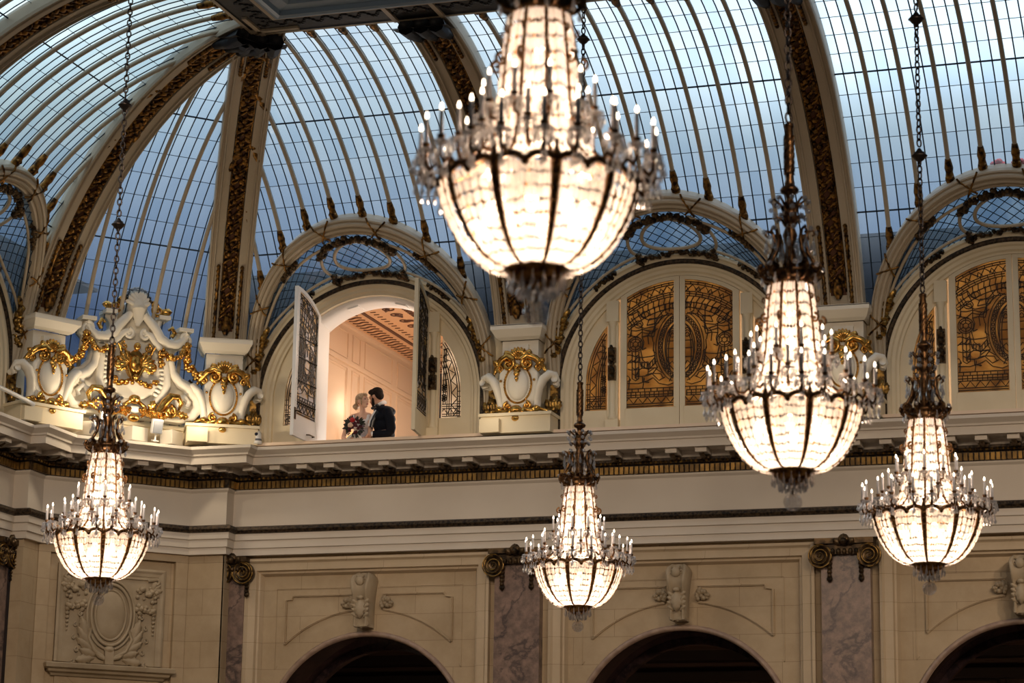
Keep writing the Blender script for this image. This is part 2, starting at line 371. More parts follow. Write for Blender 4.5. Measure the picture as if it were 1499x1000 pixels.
def arcade_bay(c, T, x0, x1):
    arch_plate(wall, c - 1.52, c + 1.52, 0, 5.92, c, ACZ, AR + .02, -.16, T)
    bar_rect(frames, c - 1.75, c + 1.75, 0, 6.10, [(-.002, -.09), (0, .0), (.035, .01), (.06, -.02), (.10, -.025), (.16, -.03), (.175, -.08), (.20, -.085), (.23, -.16)], T)
    wall.box(x0, c - 1.75, 0, 6.14, -.10, -.09, T); wall.box(c + 1.75, x1, 0, 6.14, -.10, -.09, T)
    wall.box(c - 1.76, c + 1.76, 6.10, 6.14, -.10, -.09, T)
    # incised lines and spandrel panels
    for s in (-1, 1):
        pts = [(c + s * .21, 5.60), (c + s * 1.08, 5.60), (c + s * 1.10, 5.555), (c + s * 1.19, 5.535), (c + s * 1.19, 4.95)]
        aa = [(c + s * x, y) for x, y in arc(0, ACZ, 1.775, math.asin(1.19 / 1.775), math.asin(.22 / 1.775), 18)]
        lines.ribbon(pts + aa, .035, -.165, .030, T); lines.ribbon([(px, py) for px, py in pts + aa], .012, -.165, .045, T)
        lines.ribbon([(c + s * .17, 5.70), (c + s * 1.33, 5.70), (c + s * 1.33, 4.62)] + [(c + s * x, y) for x, y in arc(0, ACZ, 1.655, math.asin(1.33 / 1.655) , .9, 6)], .012, -.165, .014, T)
    # bead and reveal
    P = [(x, y) for x, y in arc(c, ACZ, 1, -PI / 2, PI / 2, 49)]
    prof = [(1.475, -.16), (1.475, -.13), (1.455, -.105), (1.43, -.10), (1.41, -.115), (1.40, -.15)]
    def fb(i, j):
        R_, d = prof[j]; a = -PI / 2 + PI * i / 48; return (c + R_ * sin(a), ACZ + R_ * cos(a), d)
    beads.grid(fb, 49, 6, T=T)
    for s in (-1, 1): beads.grid(lambda i, j: (c + s * prof[j][0], (0, ACZ)[i], prof[j][1]), 2, 6, T=T)
    reveal.grid(lambda i, j: (c + 1.40 * sin(-PI / 2 + PI * i / 48), ACZ + 1.40 * cos(-PI / 2 + PI * i / 48), (-.15, -.95)[j]), 49, 2, T=T)
    reveal.grid(lambda i, j: (c + 1.31 * sin(-PI / 2 + PI * i / 48), ACZ + 1.31 * cos(-PI / 2 + PI * i / 48), (-.95, -1.1)[j]), 49, 2, T=T)
    reveal.grid(lambda i, j: (c + (1.40, 1.31)[j] * sin(-PI / 2 + PI * i / 48), ACZ + (1.40, 1.31)[j] * cos(-PI / 2 + PI * i / 48), -.95), 49, 2, T=T)
    for s in (-1, 1): reveal.grid(lambda i, j: (c + s * 1.40, (0, ACZ)[i], (-.15, -.95)[j]), 2, 2, T=T)
for i, c in enumerate(BC[:3]):
    arcade_bay(c, FM, c - 2.16 if i else -13.8, c + 2.16)
wall.box(-1.03, XR, 0, 6.14, -.10, -.09, FM)
# corner pier and its return
wall.box(-13.82, -13.795, 0, 6.14, -.1, .2, FM)
wall.box(-14.45, -13.8, 0, 6.14, .10, .2, FM)
tag(wall.build('wall_back', 'stone'), 'limestone arcade wall under the cornice', kind='structure')
root = bpy.data.objects['wall_back']
frames.build('panel_frame', 'stone3', root); lines.build('panel_moulding', 'stone', root); beads.build('arch_bead', 'archbead', root); reveal.build('arch_reveal', 'marbledk', root)

# chamfered corner wall with its sunk panel
wc = MB(); LC = 2.094
wc.box(0, .17, 0, 6.14, -.10, 0, FC); wc.box(LC - .17, LC, 0, 6.14, -.1, 0, FC); wc.box(.17, LC - .17, 6.04, 6.14, -.1, 0, FC)
wc.box(.17, LC - .17, 0, 6.04, -.12, -.08, FC)
tag(wc.build('wall_corner', 'stone'), 'limestone wall across the corner of the hall', kind='structure')
# left wall
wl = MB(); wall = wl; frames = MB(); lines = MB(); beads = MB(); reveal = MB()
arcade_bay(-4.10, FL, -6.26, -2.12)
wall.box(YL, -6.26, 0, 6.14, -.10, -.09, FL)
wall.box(-2.12, -1.60, 0, 6.14, .05, .21, FL)
o = tag(wl.build('wall_left', 'stone'), 'limestone arcade wall on the left side', kind='structure')
frames.build('panel_frame', 'stone3', o); lines.build('panel_moulding', 'stone', o); beads.build('arch_bead', 'archbead', o); reveal.build('arch_reveal', 'marbledk', o)

# dark rooms behind the arches
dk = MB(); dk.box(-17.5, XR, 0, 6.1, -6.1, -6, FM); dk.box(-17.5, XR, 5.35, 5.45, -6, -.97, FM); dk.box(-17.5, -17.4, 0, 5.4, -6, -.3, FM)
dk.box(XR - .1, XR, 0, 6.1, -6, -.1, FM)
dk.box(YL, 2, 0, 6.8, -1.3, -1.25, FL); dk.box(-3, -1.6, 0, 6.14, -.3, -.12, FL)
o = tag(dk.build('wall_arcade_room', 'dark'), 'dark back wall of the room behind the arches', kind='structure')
pn = MB()
for c in BC[:3]:
    for (a, b, e, f_) in ((-1.9, -.9, 3.2, 5.0), (-.7, .7, 3.2, 4.7), (.9, 1.9, 3.2, 5.0)):
        for k in (0, .12): pn.ribbon([(c + a + k, e), (c + a + k, f_ - k), (c + b - k, f_ - k), (c + b - k, e)], .04, -6, .05, FM)
pn.box(-17.5, XR, 4.9, 5.05, -6, -5.8, FM); pn.box(-17.5, XR, 5.2, 5.35, -6, -5.6, FM)
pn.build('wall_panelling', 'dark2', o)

# ------------------------------------------------------------------ pilasters
def volute(mb, T, r=.115, cw=1):
    mb.lathe([(0, .0), (r, 0), (r, .09), (r * .92, .10), (r * .86, .085), (0, .085)], 24, T)
    mb.spiral(r * .86, 2.6, .014, T @ TR(0, 0, .09), cw=cw, steps=16, n=6)
def make_pilaster(label, T, w=.62, depth=.06):
    t = thing('pilaster', label, 'pilaster', T)
    a = MB(); a.box(-w / 2, w / 2, 0, 5.95, -.09, depth); a.build('shaft', 'marble', t)
    c = MB(); c.box(-w / 2 - .06, w / 2 + .06, 6.05, 6.12, -.08, depth + .12); c.box(-w / 2 - .02, w / 2 + .02, 5.92, 6.04, -.08, depth + .07)
    c.lathe([(0, 0), (.05, 0), (.07, .02), (.05, .04), (0, .05)], 12, TR(0, 6.1, depth + .1))
    c.build('capital', 'bronze', t)
    for s in (-1, 1):
        v = MB(); volute(v, TR(s * (w / 2 + .0), 5.90, depth - .01), .145, s); vo = v.build('volute', 'bronze', t)
        v = MB(); v.spiral(.145 * .86, 2.6, .0085, TR(s * (w / 2 + .0), 5.90, depth - .01 + .104), cw=s, steps=16, n=5, eye=True); v.tube([(s * (w / 2) + .145 * cos(a), 5.90 + .145 * sin(a), depth + .085) for a in [2 * PI * k / 24 for k in range(24)]], .008, 5, closed=True); v.build('gilt_spiral', 'oldgold', vo)
    f = MB()
    f.leaf(.17, .13, .25, TR(0, 6.02, depth + .1)); f.ball((0, 6.07, depth + .14), .05, 8)
    for s in (-1, 1):
        f.leaf(.13, .08, .3, TR(s * .05, 6.03, depth + .1) @ RZ(-s * .8))
    for k in range(5): f.ball(((k - 2) * .075, 5.95, depth + .08), (.032, .045, .03), 8)
    f.build('flower', 'bronze', t)
    g = MB()
    for s in (-1, 1):
        for k in range(6): g.ball((s * .2, 5.86 - k * .052, depth + .03), (.042 - .003 * k, .035, .035), 8)
        g.leaf(.1, .07, .3, TR(s * .2, 5.66, depth + .02) @ RZ(PI))
    g.build('husk_drop', 'bronze', t)
    return t
make_pilaster('rose marble pilaster with dark gilt Ionic capital left of the middle arch', FM @ TR(PX[0], 0, 0))
make_pilaster('rose marble pilaster with dark gilt Ionic capital between the middle and right arches', FM @ TR(PX[1], 0, 0))
make_pilaster('narrow dark marble pilaster squeezed between the plain corner pier and the first arch frame', FM @ TR(-13.72, 0, -.06), .30, .08)
make_pilaster('pilaster with dark scrolled capital, seen edge on beside the carved relief wall', FL @ TR(-2.30, 0, -.06), .30, .08)

# ------------------------------------------------------------------ keystones
def make_keystone(label, T):
    t = thing('keystone', label, 'keystone', T)
    k = MB()
    def kb(i, j):
        y = .72 - .72 * i / 16; w = .148 - .055 * (i / 16) - .02 * sin(PI * i / 16); dd = .13 + .10 * sin(PI * min(1, i / 9.)) * (1 if i < 9 else .0) + (.03 if i >= 9 else 0)
        if i == 0: w *= .55; dd *= .6
        if i == 1: w *= .85
        q = (-1, -1, -.72, -.6, 0, .6, .72, 1, 1)[j]; e = (-.16 + .0, 0, 0, -.045, -.02, -.045, 0, 0, -.16)[j]
        return (q * w, y, (dd + e) if j not in (0, 8) else -.16)
    k.grid(kb, 17, 9, caps=True); k.build('scroll_block', 'stone2', t)
    q = MB()
    q.leaf(.32, .13, .32, TR(0, .38, .13) @ RZ(PI), lobes=4); q.ball((0, .38, .17), (.05, .032, .04), 8)
    for s in (-1, 1):
        for k in range(4): q.leaf(.12, .05, .35, TR(s * .035, .30 - .06 * k, .14) @ RZ(-s * 1.0), lobes=1)
    for s in (-1, 1): q.spiral(.045, 1.4, .016, TR(s * .06, .03, .11), cw=s); q.spiral(.05, 1.3, .015, TR(s * .055, .62, .17), cw=-s)
    q.ball((0, .60, .2), (.06, .07, .04), 10); q.ball((0, .02, .1), (.03, .05, .04), 8)
    q.build('leaf_carving', 'stone2', t)
    for s in (-1, 1):
        f = MB(); rd = random.Random(3)
        for n_ in range(13):
            x = s * (.16 + .2 * rd.random()); y = .34 + (.15 * (rd.random() - .5)) * (1 - abs(x) * 1.2); f.ball((x, y, -.10 + .03 * rd.random()), .024 + .016 * rd.random(), 8)
        for a in (.5, 1.2, 1.9): f.leaf(.13, .07, .3, TR(s * .2, .34, -.12) @ RZ(-s * a))
        f.build('fruit_spray', 'stone2', t)
    return t
for c, l in zip(BC, ('carved scroll keystone over the left arch, with fruit sprays', 'carved scroll keystone over the middle arch', 'carved scroll keystone at the right edge over the right arch')):
    make_keystone(l, FM @ TR(c, 5.14, -.02))

# ------------------------------------------------------------------ relief panel in the corner wall
t = thing('relief_panel', 'carved stone relief of an oval shield with leaves on the corner wall', 'relief', FC @ TR(1.047, 4.58, -.08))
r = MB(); r.box(-.75, .75, .03, 1.29, 0, .03)
bar_rect(r, -.75, .75, .03, 1.33, [(0, 0), (0, .05), (.03, .06), (.06, .045), (.10, .04), (.11, .015)], I4); r.build('backing_slab', 'stone2', t)
r = MB(); r.ball((0, .68, .03), (.215, .335, .07), 28)
for R_, w_, h_ in ((1, .03, .05), (1.28, .035, .07), (1.5, .03, .055)):
    r.tube([(.215 * R_ * cos(a) * (1 if R_ < 1.3 else 1.02), .68 + .335 * (1 + (R_ - 1) * .75) * sin(a), h_) for a in [2 * PI * k / 40 for k in range(40)]], w_ * .6, 8, closed=True)
r.build('oval_shield', 'stone2', t)
for s in (-1, 1):
    f = MB()
    for (x, y, a, L_) in ((.14, .14, 1.35, .32), (.18, .17, 1.0, .38), (.24, .2, .62, .42), (.3, .28, .3, .42), (.2, .1, 1.75, .3)):
        f.leaf(L_, .12, .22, TR(s * x, y, .03) @ RZ(-s * a), lobes=4)
        q = (s * (x + (L_ + .0) * sin(a)), y + L_ * cos(a)); f.spiral(.032, 1.1, .012, TR(q[0], q[1] - .02, .07), cw=s)
    f.tube([(s * .03, .09, .05), (s * .14, .12, .07), (s * .27, .26, .07), (s * .33, .42, .05), (s * .34, .6, .05)], [.03, .028, .025, .02, .012], 8)
    f.build('acanthus_spray', 'stone2', t)
    f = MB(); rd = random.Random(5)
    for k in range(34):
        x = .36 + .26 * rd.random(); y = .72 + .36 * rd.random(); y -= (x - .5) ** 2
        f.ball((s * x, y, .04 + .04 * rd.random()), .022 + .022 * rd.random(), 8)
    for k in range(7): f.ball((s * (.40 + .01 * rd.random()), .72 - k * .05, .05), .032 - .003 * k, 8); f.ball((s * .60, .78 - k * .055, .05), .04 - .004 * k, 8)
    for a in (.3, .9, 1.6, 2.4): f.leaf(.15, .08, .3, TR(s * .58, 1.05, .03) @ RZ(-s * a))
    f.tube([(s * .5, 1.17, .05), (s * .63, 1.20, .06), (s * .66, 1.16, .06), (s * .62, 1.12, .06)], .022, 8)
    f.build('fruit_swag', 'stone2', t)
f = MB(); f.box(-.06, .06, .02, .2, .02, .09); f.ball((0, .22, .06), (.08, .05, .05), 10); f.tube([(-.62, 1.19, .04), (.62, 1.19, .04)], .014, 8)
for s in (-1, 1):
    f.tube([(s * .05, .1, .05), (s * .22, .2, .09), (s * .30, .36, .09), (s * .26, .5, .05)], .024, 8)
f.build('ribbon_knot', 'stone2', t)
t = thing('stone_shelf', 'projecting stone shelf under the carved shield relief', 'shelf', FC @ TR(1.047, 4.42, -.08))
f = MB()
def shf(i, j):
    d, y = [(0, -.0), (.05, .0), (.07, .03), (.13, .05), (.14, .08), (.20, .10), (.21, .15), (.19, .165), (0, .17)][j]
    x = (.74 + d * .75); return [(-x, y, 0), (-x, y, d), (x, y, d), (x, y, 0)][i]
f.grid(shf, 4, 9, smooth=False); f.build('shelf_moulding', 'stone2', t)
f = MB(); f.box(-.72, .72, -.5, 0, -.0, .02); bar_rect(f, -.66, .66, -.9, -.06, [(0, .02), (.03, .04), (.06, .02)], I4); f.build('lower_panel', 'stone', t)
# ================================================================== UPPER STOREY
def cove(T, A=4.3, d0=0.):     # returns point on the cove: u along the wall, angle a, radius R
    k = A / RC
    def P(u, a, R=RC): return T @ Vector((u, Z0 + R * sin(a), d0 + (RC - R * cos(a)) * k))
    return P
HB, HT = (-14.0, -.1), (-11.7, -4.3)      # foot and head of the right-hand corner rib in plan
def amax_from_t(t): return math.acos(max(0, min(1, 1 - t)))
def a_of_z(z, R=RC): return math.asin(max(-1, min(1, (z - Z0) / R)))
RG = 4.44                                  # radius of the glass
BAR_A = [math.radians(60.2 + 4.32 * k) for k in range(-13, 7)]

def vault_window(name, label, T, A, d0, u0, u1, limit, low, gm, tubes, labels=None, thin=.1383, ref=0.):
    """one bay of curved glazing: glass, thin bars and round mullions"""
    P = cove(T, A, d0); g = MB(); att = []; bars = MB(); rd = random.Random(hash(name) % 100 if 0 else len(name) + int(abs(u0) * 10))
    def rng(u): return low(u), limit(u)
    n0 = math.floor((u0 - ref) / thin); us = [u0] + [ref + thin * k for k in range(n0 + 1, int((u1 - ref) / thin) + 1) if u0 + .02 < ref + thin * k < u1 - .02] + [u1]
    for a_, b_ in zip(us, us[1:]):
        m = (a_ + b_) / 2; lo, hi = rng(m); loa, lob = rng(a_), rng(b_)
        if max(loa[1], lob[1]) <= min(loa[0], lob[0]) + .01: continue
        cuts = [None] + [c for c in BAR_A if min(loa[0], lob[0]) < c < max(loa[1], lob[1])] + [None]
        for c, d in zip(cuts, cuts[1:]):
            q = []
            for (u, r) in ((a_, loa), (b_, lob)):
                x0 = r[0] if c is None else min(max(c, r[0]), r[1]); x1 = r[1] if d is None else max(min(d, r[1]), r[0])
                q.append((u, x0, x1))
            (ua, a0, a1), (ub, b0, b1) = q
            if a1 - a0 < 1e-4 and b1 - b0 < 1e-4: continue
            k = 2
            for s in range(k):
                f0, f1 = s / k, (s + 1) / k
                g.add([P(ua, a0 + (a1 - a0) * f0, RG), P(ub, b0 + (b1 - b0) * f0, RG), P(ub, b0 + (b1 - b0) * f1, RG), P(ua, a0 + (a1 - a0) * f1, RG)], [(0, 1, 2, 3)])
            v = rd.random(); att += [v] * k
    for u in us[1:-1]:
        lo, hi = rng(u)
        if hi - lo < .03: continue
        n = max(3, int((hi - lo) / .06)); pts = [P(u, lo + (hi - lo) * i / n, RG - .012) for i in range(n + 1)]
        bars.tube(pts, .0085, 4)
    for c in BAR_A:
        run = []
        th = abs((math.degrees(c) - 60.2) / 4.32 - round((math.degrees(c) - 60.2) / 4.32 / 6) * 6) < .01
        def flush(r):
            if len(r) > 1: bars.tube([P(u, c, RG - .012) for u in (r[0], r[-1])], .012 if th else .0045, 4)
        N = 80
        for i in range(N + 1):
            u = u0 + (u1 - u0) * i / N; lo, hi = rng(u)
            if lo < c < hi: run.append(u)
            else: flush(run); run = []
        flush(run)
    root = tag(g.build(name, gm, attr=att), label, kind='structure')
    bars.build('glazing_bars', 'iron', root)
    for u in tubes:
        lo, hi = rng(u)
        if hi - lo < .12: continue
        m = MB(); n = max(4, int((hi - lo) / .05)); RT = RC + .07
        m.tube([P(u, lo + (hi - lo) * i / n, RT) for i in range(n + 1)], .030, 8); o = m.build('mullion', 'tube', root)
        f = MB()
        for (aa, sg) in ((lo, 1), (hi, -1)):
            L_ = .045 * sg
            pts = [P(u, aa + L_ * k, RT - .005) for k in (0, .35, .6, 1., 1.5, 1.8, 2.2, 2.45)]
            f.tube(pts, [.05, .055, .04, .062, .045, .056, .045, .036], 8)
            for k in (-1, 1): f.ball(tuple(P(u + k * .03, aa + L_ * 1.2, RT - .04)), .028, 6)
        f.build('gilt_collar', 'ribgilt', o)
    return root

def arch_low(centres, Rr=1.68, cz=8.7, foot=None):
    def low(u):
        for c in centres:
            if abs(u - c) < Rr: return a_of_z(cz + dz(Rr, u - c))
        return a_of_z(9.0)
    return low
lowm = arch_low(BC)
def lim_main(u):
    t = (u - HB[0]) / (HT[0] - HB[0]); return amax_from_t(t) if t < 1 else PI / 2
ctub = lambda c: [c + s * (.2075 + .415 * k) for k in range(4) for s in (-1, 1)]
vault_window('window_1', 'curved skylight bay over the open double doors', FM, RC, 0, -13.98, PX[0], lim_main, lowm, 'skyglass', ctub(BC[0]) , ref=BC[0] + .2075)
vault_window('window_2', 'curved skylight bay over the middle stained glass doors', FM, RC, 0, PX[0], PX[1], lim_main, lowm, 'skyglass', ctub(BC[1]), ref=BC[1] + .2075)
vault_window('window_3', 'curved skylight bay at the right', FM, RC, 0, PX[1], PX[2], lim_main, lowm, 'skyglass', ctub(BC[2]), ref=BC[2] + .2075)
vault_window('window_4', 'curved skylight bay beyond the right edge', FM, RC, 0, PX[2], XR, lim_main, lambda u: a_of_z(9.2), 'skyglass', ctub(BC[3])[:3], ref=BC[3] + .2075)
# corner bay: a fan that narrows to the head of the two corner ribs
CU = .972
def lim_c(u):
    t = (2.41 - u) / (2.41 - CU) if u > CU else (u + .29) / (CU + .29); return amax_from_t(min(1, t))
vault_window('window_5', 'narrowing skylight bay over the corner', FC, 4.565, .155, -.27, 2.39, lim_c, lambda u: a_of_z(7.9), 'skyglass', [.34, .81, 1.28, 1.75], ref=.34)
# left wall bays
YB = [-4.10, -8.42, -12.74]
def lim_l(u):
    t = (-2.05 - u) / (4.3 - 2.05); return amax_from_t(t) if t < 1 else PI / 2
lowl = arch_low(YB)
vault_window('window_6', 'curved skylight bay over the left wall beside the corner', FL, RC, 0, -6.26, -2.07, lim_l, lowl, 'skyglass2', ctub(YB[0]), ref=YB[0] + .2075)
vault_window('window_7', 'curved skylight bay at the top left corner', FL, RC, 0, -10.58, -6.26, lim_l, lowl, 'skyglass2', ctub(YB[1]), ref=YB[1] + .2075)
bpy.data.objects['window_7'].location = (0, 0, 0)

# ------------------------------------------------------------------ ribs
def make_rib(label, foot, head, w=.64, zb=9.05, ztop=12.0):
    """foot/head: plan points; the rib follows the cove's curve between them"""
    F = Vector((foot[0], foot[1], 0)); Hh = Vector((head[0], head[1], 0)); run = Hh - F; A = run.length; dn = run.normalized()
    T = FR((foot[0], foot[1], 0), (-dn.y, dn.x, 0), (0, 0, 1), (dn.x, dn.y, 0)); k = A / RC
    t = thing('vault_rib', label, 'rib', T)
    def P(x, a, off=0.):      # off: distance inward from the face
        R = RC - off; return (x, Z0 + R * sin(a), (RC - R * cos(a)) * k)
    a0 = a_of_z(zb); a1 = PI / 2 - .01; N = 40
    prof = [(-.5, -.17), (-.5, -.02), (-.485, .015), (-.455, .02), (-.44, -.005), (-.40, -.01), (-.385, .012), (-.36, .015), (-.345, -.01), (-.19, -.012), (-.185, -.05), (.185, -.05), (.19, -.012), (.345, -.01), (.36, .015), (.385, .012), (.40, -.01), (.44, -.005), (.455, .02), (.485, .015), (.5, -.02), (.5, -.17)]
    b = MB(); b.grid(lambda i, j: P(prof[j][0] * w, a0 + (a1 - a0) * i / N, prof[j][1]), N + 1, len(prof), cv=True, smooth=False, caps=True)
    b.build('rib_body', 'rib', t)
    p = MB(); p.grid(lambda i, j: P((-.16, .16)[j] * w, a0 + .04 + (a1 - a0 - .1) * i / N, -.044), N + 1, 2); p.build('ornament_ground', 'goldred', t)
    g = MB(); rd = random.Random(2); n = 62
    for i in range(n):
        a = a0 + .06 + (a1 - a0 - .14) * i / n; x = .05 * w * 2 * sin(i * 1.25)
        g.ball(P(x, a, -.03), (.05, .045, .045), 6)
        for s in (-1, 1):
            g.ball(P(s * w * (.10 + .02 * rd.random()), a + .01, -.035), (.03, .036, .03), 6)
        c = P(-x, a + .012, -.02); g.tube([P(-x - .05, a, -.03), c, P(-x + .05, a + .02, -.03)], [.012, .02, .01], 5)
    g.tube([P(0, a0 + .03 + .02 * k, -.01) for k in range(4)], [.03, .07, .06, .03], 8)
    for s in (-1, 1): g.tube([P(s * .155 * w, a0 + .05 + (a1 - a0 - .1) * i / N, -.035) for i in range(N + 1)], .012, 5)
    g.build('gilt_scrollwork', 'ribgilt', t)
    for s in (-1, 1):
        for (s0, s1) in ((a0 + .02, a0 + .25), (a1 - .26, a1 - .06)):
            q = MB(); m = 16
            for i in range(m):
                a = s0 + (s1 - s0) * i / (m - 1); q.ball(P(s * .268 * w, a, .0 + .006), (.032, .036, .032), 6)
            q.tube([P(s * .268 * w, s0, .0), P(s * .268 * w, s1, .0)], .022, 5)
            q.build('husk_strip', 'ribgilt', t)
    h = MB()   # dark console where the rib meets the ceiling frame
    h.grid(lambda i, j: [(-.55 * w, 0), (.55 * w, 0)][j] and P((-.55, .55)[j] * w, a1 - .11 + .1 * min(1, i / 3), (.0, .07, .12, .14)[min(i, 3)]), 4, 2)
    for s in (-1, 0, 1): h.tube([P(s * .3 * w, a1 - .14, .03), P(s * .3 * w, a1 - .08, .09), P(s * .3 * w, a1 - .02, .1)], [.05, .09, .11], 8)
    h.build('head_console', 'framedk', t)
    return t
make_rib('curved rib between the open doors bay and the middle bay', (PX[0], 0), (PX[0], -4.3))
make_rib('curved rib between the middle bay and the right bay', (PX[1], 0), (PX[1], -4.3))
make_rib('curved rib beyond the right edge of the right bay', (PX[2], 0), (PX[2], -4.3))
make_rib('nearly upright rib on the right side of the corner bay', HB, HT, .60)
make_rib('slanting rib on the left side of the corner bay', (-15.87, -2.05), HT, .60)
make_rib('brown rib crossing the top left corner of the view', (-16, -6.26), (-11.7, -6.26))

# ------------------------------------------------------------------ ceiling frame
cb = MB(); x0, y0, zf = -11.75, -4.3, 12.0
def frame_strip(mb, d0, d1, z0, z1):      # ring strip between insets d0 and d1 with heights z0, z1
    for (a, b) in ((((x0 + d0, y0 - d0), (XR, y0 - d0)), ((x0 + d1, y0 - d1), (XR, y0 - d1))), (((x0 + d0, y0 - d0), (x0 + d0, YL)), ((x0 + d1, y0 - d1), (x0 + d1, YL)))):
        (p, q), (r, s) = a, b
        mb.add([(*p, z0), (*q, z0), (*s, z1), (*r, z1)], [(0, 1, 2, 3)], None, False)
frame_strip(cb, -.12, -.12, 12.3, 11.98); frame_strip(cb, -.12, .40, 11.98, 11.98)
ceil = tag(cb.build('ceiling', 'framedk'), 'dark ornamented ceiling frame at the top of the curved glazing', kind='structure')
cm = MB(); pr = [(.40, 11.98), (.42, 11.94), (.46, 11.935), (.50, 11.95), (.52, 12.0), (.66, 12.02), (.70, 12.05), (.74, 12.12), (.95, 12.14), (1.0, 12.18), (1.04, 12.24), (1.2, 12.26), (1.25, 12.5)]
for (d0, z0_), (d1, z1_) in zip(pr, pr[1:]): frame_strip(cm, d0, d1, z0_, z1_)
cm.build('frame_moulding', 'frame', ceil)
ce = MB()
for d in (-.11, .34): frame_strip(ce, d, d + .05, 11.965, 11.965)
for px_ in PX:
    for s in (-.3, .3): ce.box(px_ + s - .03, px_ + s + .03, y0 - .5, y0 + .1, 11.95, 11.98)
ce.box(x0 - .1, x0 + .55, y0 - .06, y0, 11.95, 11.98); ce.box(x0, x0 + .06, y0 - .5, y0 + .1, 11.95, 11.98)
ce.build('frame_beads', 'tube', ceil)
co = MB(); rd = random.Random(11)
for i in range(330):
    x = x0 + .1 + i * .034; co.ball((x, y0 - .2 + .07 * sin(i * .9), 11.975), (.03, .045, .012), 5)
for i in range(200):
    y = y0 - .3 - i * .034; co.ball((x0 + .2 + .07 * sin(i * .9), y, 11.975), (.045, .03, .012), 5)
co.build('frame_scrollwork', 'framedk', ceil)
lay = MB(); lay.box(x0 + 1.2, 14, -42, y0 - 1.2, 12.5, 12.52)
lay.build('laylight_panel', 'laylight', ceil)
sb = MB(); sb.box(-16, x0 + .2, -42, YL, 12.0, 12.1); sb.box(XR, 14, y0 - 1.4, 0, 12.0, 12.6); sb.box(x0, x0 + 1.3, -42, YL, 12., 12.55)
sb.build('ceiling_slab', 'frieze', ceil)

# ------------------------------------------------------------------ spandrels between the arches
sp = MB()
def spandrel(T, c, xa, xb, zt=9.05):
    """plate from the arch (radius 1.70 about z 8.24) out to xa or xb"""
    for s, xe in ((-1, xa), (1, xb)):
        L = abs(xe - c)
        for i in range(24):
            z0_, z1_ = 7.6 + (zt - 7.6) * i / 24, 7.6 + (zt - 7.6) * (i + 1) / 24
            r0 = dz(1.70, max(0, z0_ - 8.24)); r1 = dz(1.70, max(0, z1_ - 8.24))
            sp.add([(c + s * r0, z0_, 0), (c + s * L, z0_, 0), (c + s * L, z1_, 0), (c + s * r1, z1_, 0)], [(0, 1, 2, 3)], T, False)
for i, c in enumerate(BC[:3]): spandrel(FM, c, c - 2.16 if i else -14.1, c + 2.16)
sp.box(PX[2], XR, 7.6, 9.2, -.02, 0, FM)
spandrel(FL, YB[0], -6.26, -2.0); spandrel(FL, YB[1], -10.58, -6.26)
sp.box(-14, -10.58, 7.6, 9.2, -.02, 0, FL)
sp.box(-.3, 2.4, 7.6, 7.93, -.3, .02, FC); sp.box(-.3, 2.4, 7.84, 7.88, -.3, .06, FC)
upw = tag(sp.build('wall_upper', 'cream'), 'cream painted upper wall between the arched windows', kind='structure')
sp = MB()
for T_, cs in ((FM, BC[:3]), (FL, YB[:2])):
    for c in cs:
        for s in (-1, 1):
            for i in range(30):
                z0_, z1_ = 8.9 + 1.2 * i / 30, 8.9 + 1.2 * (i + 1) / 30; r0 = dz(1.70, z0_ - 8.24); r1 = dz(1.70, z1_ - 8.24)
                sp.add([(c + s * r0, z0_, -.04), (c + s * 2.16, z0_, -.04), (c + s * 2.16, z1_, -.04), (c + s * r1, z1_, -.04)], [(0, 1, 2, 3)], T_, False)
sp.build('outer_wall_face', 'outer', upw)

